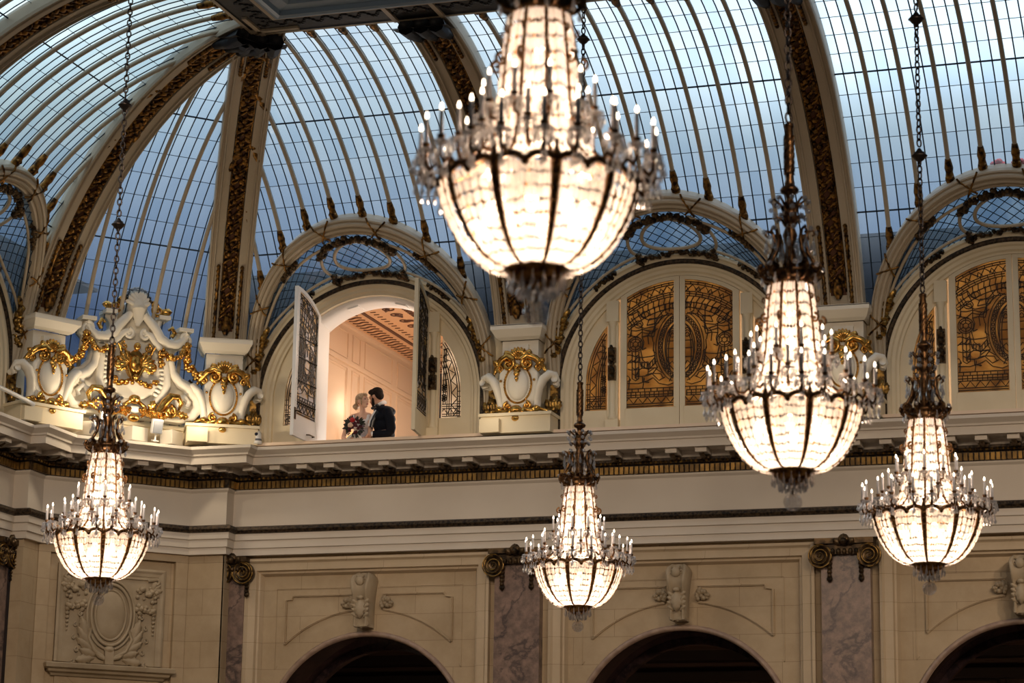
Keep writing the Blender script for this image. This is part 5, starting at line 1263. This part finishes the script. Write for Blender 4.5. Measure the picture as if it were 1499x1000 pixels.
    for k in range(8):
        R_ = RZ(2 * PI * k / 8 + .2); b.tube([(.03, 0, 1.84), (.06, 0, 1.90), (.10, 0, 1.905), (.10, 0, 1.88)], [.008, .009, .008, .005], 5, T=R_)
        b.tube([(.03, 0, 1.90), (.06, 0, 1.99), (.105, 0, 2.03), (.125, 0, 2.01), (.115, 0, 1.99)], [.008, .010, .009, .007, .005], 5, T=R_); b.leaf(.12, .04, .25, R_ @ TR(.03, 0, 1.90) @ RZ(-PI / 2) @ RX(1.35), lobes=2, th=.003)
        b.tube([(.033 * cos(q * .5), .033 * sin(q * .5), 2.2 + q * .03) for q in range(10)], .006, 4, T=R_)
    b.build('stem', 'brass', t)
    ch = MB(); z = 2.56; k = 0; zt = 12.5 - T.translation.z; nodes = (3.80, 5.07, 6.34, 7.6)
    while z < zt:
        if not any(abs(z + .03 - q) < .06 for q in nodes):
            R_ = RZ(k * PI / 2 + .4); ch.tube([(.021 * cos(a), 0, z + .040 + (.038 * sin(a))) for a in [2 * PI * q / 10 for q in range(10)]], .0078, 5, closed=True, T=R_)
        z += .060; k += 1
    c = ch.build('chain', 'chain', t)
    for q in nodes:
        if q < zt - .1:
            n = MB(); n.lathe([(0, -.075), (.015, -.07), (.02, -.05), (.04, -.035), (.06, -.01), (.072, .0), (.06, .012), (.045, .02), (.05, .03), (.03, .04), (.022, .055), (.012, .07), (0, .075)], 16, TR(0, 0, q)); n.build('chain_boss', 'chain', c)
    return t
def kick(t, M_):
    pass
import_pos = {}
CH = [('largest and nearest crystal chandelier, blurred, its chain hidden above its crown', (-3.23, -19.78, 4.22), 10),
      ('second largest crystal chandelier, hanging in front of a half hidden bracket cartouche', (-3.05, -14.81, 4.14), 8),
      ('crystal chandelier hanging before amber glass doors, two bosses on its long chain', (-2.93, -9.65, 4.23), 22),
      ('smallest crystal chandelier, hanging low in front of a gilt pilaster capital', (-7.00, -6.29, 4.36), 20),
      ('crystal chandelier whose chain crosses the great white and gold cartouche', (-11.13, -8.84, 4.42), 12)]
first = None
for lab, p, rz in CH:
    Tm = TR(*p) @ RZ(math.radians(rz))
    if first is None: first = make_chandelier(lab, Tm)
    else: c = copy_tree(first, Tm); c['label'] = lab
# ------------------------------------------------------------------ lights of the lamps
def point(name, loc, e, col, r=.05):
    l = bpy.data.lights.new(name, 'POINT'); l.energy = e; l.color = col; l.shadow_soft_size = r; o = bpy.data.objects.new(name, l); o.location = loc; C.objects.link(o); return o
WARM = (1, .66, .38)
for lab, p, rz in CH:
    point('bowl_light', (p[0], p[1], p[2] + .44), 47, (1, .73, .53), .12)
    point('neck_light', (p[0], p[1], p[2] + 1.0), 13, (1, .73, .53), .05); point('neck_light', (p[0], p[1], p[2] + 1.28), 8, (1, .75, .57), .04)

# added wall-wash spots in place of the unseen chandeliers, set high for shadows
def spot(name, loc, to, e, col, ang=100, r=.4):
    l = bpy.data.lights.new(name, 'SPOT'); l.energy = e; l.color = col; l.shadow_soft_size = r; l.spot_size = math.radians(ang); l.spot_blend = 1.
    o = bpy.data.objects.new(name, l); C.objects.link(o); o.matrix_world = Matrix.Translation(loc) @ (Vector(to) - Vector(loc)).to_track_quat('-Z', 'Y').to_matrix().to_4x4(); return o
for q, to in (((3.2, -9.6, 9.6), (-1, 0, 3.8)), ((3.2, -14.8, 9.6), (-4, 0, 3.8)), ((1.0, -19.8, 9.6), (-7, 0, 3.8)), ((-7.1, -22.5, 9.6), (-9.5, 0, 3.8)), ((-9, -15.5, 9.6), (-12.5, 0, 3.8)), ((-6, -18, 9.6), (-16, -4, 3.8))):
    spot('added_wall_spot', q, to, 1300, (1, .77, .56), 58)
# ================================================================== THE COUPLE
M['skin'] = mat('fair_skin', (.72, .45, .33), .5); M['skin2'] = mat('warm_skin', (.60, .34, .23), .5)
M['suit'] = mat('midnight_suit', (.006, .008, .014), .8, spec=.12); M['satin'] = mat('black_satin', (.008, .008, .012), .3); M['shirt'] = mat('white_shirt', (.82, .82, .84), .6)
M['dress'] = mat('white_dress', (.82, .82, .85), .6, bump=.3, bscale=60); M['blonde'] = mat('blonde_hair', (.50, .38, .24), .5, noise=40, col2=(.30, .20, .12)); M['darkhair'] = mat('dark_hair', (.014, .009, .007), .8, bump=.5, bscale=60, spec=.15)
M['lips'] = mat('lips', (.45, .12, .10), .5); M['eye'] = mat('eye_dark', (.03, .02, .02), .3); M['darkrose'] = mat('burgundy_flower', (.075, .008, .018), .6); M['redrose'] = mat('red_rose', (.42, .01, .015), .5)
M['paleros'] = mat('blush_rose', (.80, .58, .42), .6); M['foliage'] = mat('dark_foliage', (.018, .028, .02), .6); M['mauve'] = mat('dusty_mauve_leaf', (.16, .12, .15), .6); M['ivoryrib'] = mat('ivory_ribbon', (.78, .74, .66), .6)
def remesh(o, v=.008, it=4):
    m = o.modifiers.new('remesh', 'REMESH'); m.mode = 'VOXEL'; m.voxel_size = v; m.use_smooth_shade = True
    s = o.modifiers.new('smooth', 'SMOOTH'); s.factor = .5; s.iterations = it; return o
def limb(mb, P, R, flat=1., n=12, up=None): mb.tube(P, R, n, flat=flat, up=up); [mb.ball(p, r * .98, 10) for p, r in zip(P, R) if flat == 1.]
def hand(mb, c, d, side, up=(0, 0, 1), s=1., curl=.5):
    """palm at c, fingers pointing along d, curling towards -up"""
    d = Vector(d).normalized(); u = Vector(up); u = (u - d * u.dot(d)).normalized(); x = d.cross(u) * side; c = Vector(c)
    mb.tube([c - d * .045 * s, c, c + d * .04 * s], [.024 * s, .036 * s, .036 * s], 10, flat=.5, up=tuple(x))
    for k, L in enumerate((.062, .07, .066, .052)):
        b = c + d * .04 * s + x * (.024 - .016 * k) * s; m_ = b + (d * cos(curl) - u * sin(curl)) * L * .55 * s; e = m_ + (d * cos(curl * 2.2) - u * sin(curl * 2.2)) * L * .5 * s
        mb.tube([b - d * .02 * s, b, m_, e], [.0095 * s, .009 * s, .0085 * s, .007 * s], 8)
    b = c - d * .02 * s + x * .03 * s; m_ = b + (d * .6 + x * .75) * .035 * s - u * .008; e = m_ + (d * .95 + x * .2) * .03 * s - u * .012
    mb.tube([c - d * .02 * s, b, m_, e], [.014 * s, .012 * s, .0105 * s, .008 * s], 8)
def head(mb, T, s=1.):
    """face towards +x, up +y, left-right on z"""
    mb.ball((-.012, .03, 0), (.095, .098, .077), 18, T=T); mb.ball((.03, -.01, 0), (.062, .085, .06), 16, T=T); mb.ball((.045, -.062, 0), (.042, .042, .042), 12, T=T)
    mb.tube([(.08, .035, 0), (.098, .005, 0), (.108, -.018, 0), (.092, -.026, 0)], [.010, .012, .015, .012], 8, T=T)      # nose
    mb.ball((.082, .045, 0), (.018, .010, .05), 8, T=T)                                                              # brow
    mb.ball((.088, -.048, 0), (.012, .008, .022), 8, T=T); mb.ball((.086, -.060, 0), (.012, .008, .020), 8, T=T)     # lips
    mb.ball((.072, -.088, 0), (.020, .016, .022), 8, T=T)
    for z in (-1, 1):
        mb.ball((.062, -.02, z * .035), (.024, .024, .018), 8, T=T); mb.ball((-.012, .0, z * .078), (.018, .030, .010), 8, T=T)
def face_bits(t, T, skin):
    q = MB()
    for z in (-1, 1): q.ball((.083, .022, z * .030), (.009, .007, .013), 8, T=T)
    q.build('eyes', 'eye', t); q = MB(); q.tube([(.094, -.050, -.02), (.102, -.052, 0), (.094, -.050, .02)], [.003, .006, .003], 6, T=T); q.tube([(.092, -.058, -.018), (.099, -.060, 0), (.092, -.058, .018)], [.003, .006, .003], 6, T=T); q.build('lips', 'lips', t)
PE = FM @ TR(-12.0, 7.735, -.50)      # local x right, y up (0 = cornice line of sight), z towards the hall
# --- groom
G = thing('person', 'man in a dark tuxedo and bow tie leaning his forehead on the bride', 'person', PE @ TR(0, -.935, 0))
U = TR(0, .935, 0)
HG = U @ TR(.085, .605, .02) @ RZ(-.32) @ RY(PI + .55) @ SC(1.0, 1.0, 1.0)
HG = U @ TR(.070, .622, .02) @ RY(PI - .30) @ RZ(-.36)
b = MB(); head(b, HG)
def UP(*P): return [tuple(U @ Vector(p)) for p in P]
limb(b, UP((.10, .56, 0), (.145, .50, -.01), (.18, .43, -.01)), [.058, .06, .085])
limb(b, UP((.19, .40, 0), (.20, .25, 0), (.20, .08, 0), (.19, -.05, 0)), [.12, .14, .125, .135])
for z in (-.09, .09): limb(b, UP((.19, -.08, z), (.19, -.47, z), (.20, -.86, z)), [.085, .058, .042]); b.ball(tuple(U @ Vector((.15, -.905, z))), (.13, .03, .045), 10)
A1 = [(.30, .38, .13), (.335, .12, .15), (.12, .075, .24)]; limb(b, UP(*A1), [.05, .042, .03])
A2 = [(.10, .37, -.14), (.05, .12, -.12), (-.03, .05, -.02)]; limb(b, UP(*A2), [.05, .042, .03])
hand(b, U @ Vector((.060, .045, .265)), (-.45, -.85, .1), 1, up=(.3, 0, -1), curl=.35); hand(b, U @ Vector((-.07, .04, .0)), (-.9, -.3, .2), -1)
remesh(b.build('body', 'skin2', G), .0075, 3)
face_bits(G, HG, 'skin2')
b = MB()      # jacket with sleeves
for p, r in (((.190, .435, -.01), (.15, .075, .185)), ((.19, .33, 0), (.155, .10, .20)), ((.20, .22, 0), (.155, .13, .185)), ((.20, .10, 0), (.145, .12, .17)), ((.195, -.02, 0), (.15, .12, .175)), ((.19, -.12, 0), (.155, .08, .18))): b.ball(tuple(U @ Vector(p)), r, 18)
b.ball(tuple(U @ Vector((.262, .410, .10))), (.085, .070, .078), 12); b.ball(tuple(U @ Vector((.10, .41, -.13))), (.075, .075, .07), 12)
b.tube(UP((.28, .42, .13), (.335, .30, .16), (.36, .15, .165), (.335, .085, .17), (.25, .07, .22), (.125, .075, .25)), [.068, .068, .062, .060, .052, .042], 14)
b.ball(tuple(U @ Vector((.36, .12, .165))), .058, 10)
b.tube(UP((.10, .38, -.13), (.06, .25, -.15), (.04, .12, -.12), (-.0, .07, -.05)), [.068, .062, .055, .044], 12)
remesh(b.build('jacket', 'suit', G), .010, 3)
b = MB()
for z in (-.09, .09): b.tube(UP((.19, -.06, z * .8), (.19, -.47, z), (.20, -.87, z)), [.11, .082, .062], 14)
b.ball(tuple(U @ Vector((.19, -.10, 0))), (.14, .1, .16), 14)
for z in (-.09, .09): b.ball(tuple(U @ Vector((.14, -.91, z))), (.14, .035, .05), 10)
remesh(b.build('trousers', 'suit', G), .012, 2)
b = MB()      # shirt front, collar and cuff
b.grid(lambda i, j: tuple(U @ Vector(((.150, .105, .070, .045, .035)[i] + (-.022, .0, .022)[j], (.475, .41, .34, .27, .20)[i], (.105, .150, .165, .170, .165)[i] + (-.02, .012, .004)[j]))), 5, 3)
b.tube(UP((.075, .505, .05), (.105, .485, .105), (.165, .515, .100), (.200, .555, .03), (.19, .565, -.05)), [.012, .015, .018, .018, .014], 8, flat=1.5)
b.tube(UP((.145, .075, .247), (.105, .070, .258)), [.036, .034], 10); b.build('shirt', 'shirt', G)
b = MB()
for s in (-1, 1): b.ball(tuple(U @ Vector((.108 + s * .030, .470 + s * .018, .152))), (.030, .023, .014), 10)
b.ball(tuple(U @ Vector((.108, .470, .16))), (.012, .013, .012), 8)
b.grid(lambda i, j: tuple(U @ Vector(((.195, .150, .110, .080, .065)[i] + (-.018, .012, .035)[j], (.505, .42, .34, .26, .18)[i], (.100, .150, .172, .182, .178)[i] + (.004, .008, -.01)[j]))), 5, 3)
b.build('bow_tie_and_lapel', 'satin', G)
b = MB()      # hair and beard
b.ball((-.030, .062, 0), (.098, .082, .086), 18, T=HG); b.ball((.03, .110, 0), (.062, .036, .062), 14, T=HG); b.ball((-.062, .015, 0), (.058, .075, .078), 14, T=HG)
for z in (-1, 1): b.ball((.0, .035, z * .070), (.028, .045, .014), 8, T=HG)
remesh(b.build('hair', 'darkhair', G), .008, 1)
b = MB()
for z in (-1, 1): b.tube([(.005, .0, z * .068), (.02, -.04, z * .063), (.045, -.078, z * .042), (.07, -.094, z * .012)], [.012, .018, .022, .022], 8, T=HG)
b.ball((.068, -.088, 0), (.026, .026, .03), 10, T=HG); b.tube([(.090, -.038, -.024), (.098, -.036, 0), (.090, -.038, .024)], [.005, .007, .005], 6, T=HG); b.build('beard', 'darkhair', G)
b = MB(); b.tube(UP((.075, .055, .26), (.085, .05, .285)), .004, 6); b.build('ring', 'gold', G)
# --- bride
Bd = thing('person', 'bride in a sleeveless white dress with blonde hair in a low bun', 'person', PE @ TR(0, -.935, 0))
HB_ = U @ TR(-.118, .572, .04) @ RY(-.42) @ RZ(.10) @ SC(.93, .93, .93)
b = MB(); head(b, HB_)
limb(b, UP((-.125, .50, .02), (-.12, .44, .02), (-.125, .37, .02)), [.042, .044, .06])
b.tube(UP((-.275, .365, .02), (-.13, .39, .0), (.0, .365, .02)), [.045, .055, .045], 12); b.ball(tuple(U @ Vector((-.13, .30, .02))), (.135, .10, .085), 14)
limb(b, UP((-.13, .28, .0), (-.13, .10, 0), (-.13, -.05, 0)), [.10, .09, .12])
for z in (-.07, .07): limb(b, UP((-.13 + z, -.1, 0), (-.13 + z, -.48, 0), (-.13 + z, -.88, 0)), [.075, .05, .035])
limb(b, UP((-.285, .36, .02), (-.345, .22, .04), (-.375, .07, .07), (-.29, .015, .19), (-.215, .0, .25)), [.043, .039, .034, .028, .023])
limb(b, UP((.002, .35, .02), (.015, .20, .05), (.015, .07, .09), (-.05, .02, .19), (-.12, .0, .25)), [.042, .037, .033, .027, .022])
hand(b, U @ Vector((-.185, .0, .27)), (.95, .1, .15), 1, up=(0, 1, -.2), s=.9, curl=.5); hand(b, U @ Vector((-.15, .008, .285)), (-.95, .05, .15), -1, up=(0, 1, -.2), s=.9, curl=.5)
remesh(b.build('body', 'skin', Bd), .0075, 3)
face_bits(Bd, HB_, 'skin')
b = MB()
for p, r in (((-.13, .24, .01), (.142, .09, .10)), ((-.13, .14, 0), (.125, .10, .10)), ((-.13, .03, 0), (.135, .10, .115)), ((-.13, -.08, 0), (.17, .12, .14))): b.ball(tuple(U @ Vector(p)), r, 18)
b.tube(UP((-.13, -.10, 0), (-.13, -.45, 0), (-.13, -.92, 0)), [.17, .26, .36], 20)
for s, x in ((-1, -.235), (1, -.02)): b.tube(UP((x, .30, .085), (x, .375, .06), (x, .40, .01), (x, .36, -.06), (x - s * .02, .28, -.09)), [.03, .026, .024, .024, .03], 10, flat=.5)
b.ball(tuple(U @ Vector((-.185, .27, .08))), (.06, .05, .04), 12); b.ball(tuple(U @ Vector((-.075, .27, .08))), (.06, .05, .04), 12)
remesh(b.build('dress', 'dress', Bd), .010, 2)
b = MB(); b.ball((-.030, .050, 0), (.100, .092, .086), 18, T=HB_); b.ball((.035, .098, 0), (.05, .032, .06), 12, T=HB_); b.ball((-.05, .02, 0), (.055, .055, .072), 12, T=HB_)
b.tube([(.05, .095, .05), (.05, .04, .078), (.04, -.03, .07), (.03, -.07, .06)], [.012, .016, .012, .006], 8, T=HB_); b.tube([(-.03, .06, .085), (-.06, .02, .08), (-.09, -.02, .05)], [.014, .016, .014], 8, T=HB_)
remesh(b.build('hair', 'blonde', Bd), .008, 1)
b = MB()
for k in range(9): a = k * .7; b.tube([(-.138 + .036 * cos(a + q) , -.045 + .036 * sin(a + q), .02 * sin(q * 1.3 + k)) for q in (0, .7, 1.4)], [.012, .018, .012], 8, T=HB_)
b.ball((-.135, -.045, .01), (.050, .046, .052), 12, T=HB_); b.build('hair_bun', 'blonde', Bd)
b = MB(); b.ball((-.01, -.035, .08), (.006, .012, .006), 6, T=HB_); b.build('earring', 'gold', Bd)
# --- bouquet
Bq = thing('bouquet', 'round bouquet of dark burgundy flowers with one red and one blush rose', 'bouquet', PE @ TR(-.118, .170, .30))
rd = random.Random(21)
def flower(mb, c, r, T=None, n=10):
    for k in range(n):
        a = k * 2.4; q = .25 + .75 * k / n; mb.ball((c[0] + r * .5 * q * cos(a), c[1] + r * .5 * q * sin(a), c[2] + r * .35 * (1 - q)), (r * .42, r * .42, r * .3), 6, T=T)
b = MB()
for k in range(26):
    a = rd.random() * 2 * PI; q = sqrt(rd.random()) * .115; flower(b, (q * cos(a), q * sin(a), .06 * (1 - q / .13)), .028 + .012 * rd.random(), n=7)
b.build('burgundy_flowers', 'darkrose', Bq)
b = MB()
for k in range(60):
    a = rd.random() * 2 * PI; L_ = .06 + .05 * rd.random(); b.leaf(L_, .028, .25, TR(.085 * cos(a), .085 * sin(a), -.01 + .03 * rd.random()) @ RZ(a - PI / 2 + .5 * (rd.random() - .5)) @ RX(.5 * rd.random()), lobes=1, th=.002)
b.build('foliage', 'foliage', Bq)
b = MB()
for k in range(22):
    a = rd.random() * 2 * PI; b.leaf(.06, .02, .25, TR(.10 * cos(a), .10 * sin(a), .02) @ RZ(a - PI / 2 + .6 * (rd.random() - .5)), lobes=1, th=.002)
b.tube([(0, .12, .02), (.005, .165, .03)], .005, 5); b.build('mauve_leaves', 'mauve', Bq)
b = MB(); flower(b, (-.012, .085, .07), .05, n=14); b.build('red_rose', 'redrose', Bq)
b = MB(); flower(b, (-.035, .012, .085), .050, n=14); b.build('blush_rose', 'paleros', Bq)
b = MB(); b.tube([(0, -.02, -.04), (0, -.10, -.02), (.0, -.17, .0)], [.03, .022, .024], 10)
for s in (-1, 1): b.tube([(0, -.11, .0), (s * .05, -.13, .03), (s * .09, -.16, .02), (s * .11, -.19, .0)], [.018, .022, .02, .014], 8, flat=.4)
b.build('ivory_ribbon', 'ivoryrib', Bq)
# ================================================================== LIGHT, SKY, CAMERA
def area(name, T, sx, sy, e, col):
    l = bpy.data.lights.new(name, 'AREA'); l.shape = 'RECTANGLE'; l.size = sx; l.size_y = sy; l.energy = e; l.color = col
    o = bpy.data.objects.new(name, l); o.matrix_world = T; C.objects.link(o); return o
PEACH = (1, .72, .46)
# corridor: ceiling lamp and sconce, with added fill lights
area('corridor_ceiling_light', FM @ TR(-11.0, 9.80, -3.0) @ RX(-PI / 2), .8, 3.5, 70, (1, .79, .60))
point('corridor_lamp', tuple(FM @ Vector((-10.9, 8.0, -3.2))), 42, (1, .80, .60), .15)
point('couple_fill', tuple(FM @ Vector((-11.3, 9.25, -.75))), 10, (1, .86, .72), .12)  # added fill for the couple's faces; no lamp hangs here
point('sconce_light', tuple(FM @ Vector((-12.97, 8.66, -2.32))), 3.2, (1, .84, .66), .06)
area('lining_fill', FM @ TR(-11.6, 8.0, -1.4) @ RX(2.6), .8, .4, 12, (1, .93, .85))  # added light to whiten the lining of the opening
# lit room behind the amber doors
for x in (-7.5, -3.2): area('rear_room_light', FM @ TR(x, 7.6, -.35) @ RX(.35), 2.8, .4, 44, (1, .86, .62))
for x, e_ in ((-11.8, 22), (-6.9, 26), (-3, 22)): point('arcade_room_fill', tuple(FM @ Vector((x, 3.6, -2.5))), e_, (1, .6, .35), .1)  # added fill in each arch room; only the middle one has a lamp
# ledge uplights
for px_ in (PX[0] + .06, PX[1] + .06): point('ledge_uplight', tuple(FM @ Vector((px_ - .30, 7.86, .95))), 5, (1, .80, .55), .08)
for u, e in ((.2, 3), (.62, 16), (1.35, 18), (1.9, 4)): point('ledge_uplight', tuple(FC @ Vector((u, 7.86, .85))), e, (1, .80, .55), .06)
# daylight: the hall's far skylights
w = bpy.data.worlds.new('sky'); bpy.context.scene.world = w; w.use_nodes = True; nt = w.node_tree; N = nt.nodes.new; L = nt.links.new
bg = nt.nodes['Background']; tc = N('ShaderNodeTexCoord'); sx = N('ShaderNodeSeparateXYZ'); L(tc.outputs['Generated'], sx.inputs[0])
nz = N('ShaderNodeTexNoise'); nz.inputs['Scale'].default_value = 9; nz.inputs['Detail'].default_value = 3; L(tc.outputs['Generated'], nz.inputs['Vector'])
m2 = N('ShaderNodeMath'); m2.operation = 'MULTIPLY_ADD'; m2.inputs[1].default_value = .03; L(nz.outputs['Fac'], m2.inputs[0]); L(sx.outputs[2], m2.inputs[2])
cr = N('ShaderNodeValToRGB'); e = cr.color_ramp; e.interpolation = 'LINEAR'; K = .015
stops = [(.0, (.012, .014, .02)), (.20, (.018, .028, .055)), (.235, (.045, .075, .15)), (.265, (.15, .215, .32)), (.285, (.23, .31, .41)), (.305, (.36, .46, .53)), (.325, (.52, .63, .70)), (.35, (.66, .76, .82)), (.42, (.72, .80, .86)), (.6, (.55, .62, .70)), (1., (.35, .42, .50))]
e.elements[0].position = stops[0][0]; e.elements[0].color = (*stops[0][1], 1); e.elements[1].position = stops[-1][0]; e.elements[1].color = (*stops[-1][1], 1)
for p, c in stops[1:-1]: q = e.elements.new(p + K); q.color = (*c, 1)
L(m2.outputs[0], cr.inputs[0])
def mr(src, a, b, c, d):
    n = N('ShaderNodeMapRange'); n.interpolation_type = 'SMOOTHSTEP'; n.inputs[1].default_value = a; n.inputs[2].default_value = b; n.inputs[3].default_value = c; n.inputs[4].default_value = d; L(src, n.inputs[0]); return n.outputs[0]
ga = mr(m2.outputs[0], .315, .355, 0, 1); gb = mr(sx.outputs[0], -.36, -.12, 0, 1)
mm = N('ShaderNodeMath'); mm.operation = 'MULTIPLY'; L(ga, mm.inputs[0]); L(gb, mm.inputs[1])
ms = N('ShaderNodeMath'); ms.operation = 'MULTIPLY_ADD'; L(mm.outputs[0], ms.inputs[0]); ms.inputs[1].default_value = 1.0; ms.inputs[2].default_value = 1.2
gc = mr(sx.outputs[0], -.415, -.47, 0, .7); gd = N('ShaderNodeMath'); gd.operation = 'MULTIPLY_ADD'; L(ga, gd.inputs[0]); L(gc, gd.inputs[1]); L(ms.outputs[0], gd.inputs[2]); ms = gd
L(cr.outputs[0], bg.inputs[0]); L(ms.outputs[0], bg.inputs[1])
cam = bpy.data.cameras.new('camera'); co = bpy.data.objects.new('camera', cam); C.objects.link(co); bpy.context.scene.camera = co
cam.sensor_width = 36; cam.lens = 85.0; cam.clip_end = 200
yaw, pitch, roll = .31615, .22816, .01613
f_ = Vector((-sin(yaw) * cos(pitch), cos(yaw) * cos(pitch), sin(pitch))); r_ = Vector((cos(yaw), sin(yaw), 0)); u_ = r_.cross(f_)
r2 = r_ * cos(roll) + u_ * sin(roll); u2 = u_ * cos(roll) - r_ * sin(roll)
co.matrix_world = FR((0, -30, 1.6), r2, u2, -f_)
cam.dof.use_dof = True; cam.dof.focus_distance = 31.2; cam.dof.aperture_fstop = 3.2
sc = bpy.context.scene; sc.view_settings.view_transform = 'Standard'; sc.view_settings.look = 'None'; sc.view_settings.gamma = 1; sc.view_settings.exposure = 0.0
sc.view_settings.use_curve_mapping = False
cy = sc.cycles; cy.use_denoising = True; cy.max_bounces = 8; cy.transparent_max_bounces = 24; cy.transmission_bounces = 8; cy.sample_clamp_indirect = 4; cy.caustics_reflective = False; cy.caustics_refractive = False
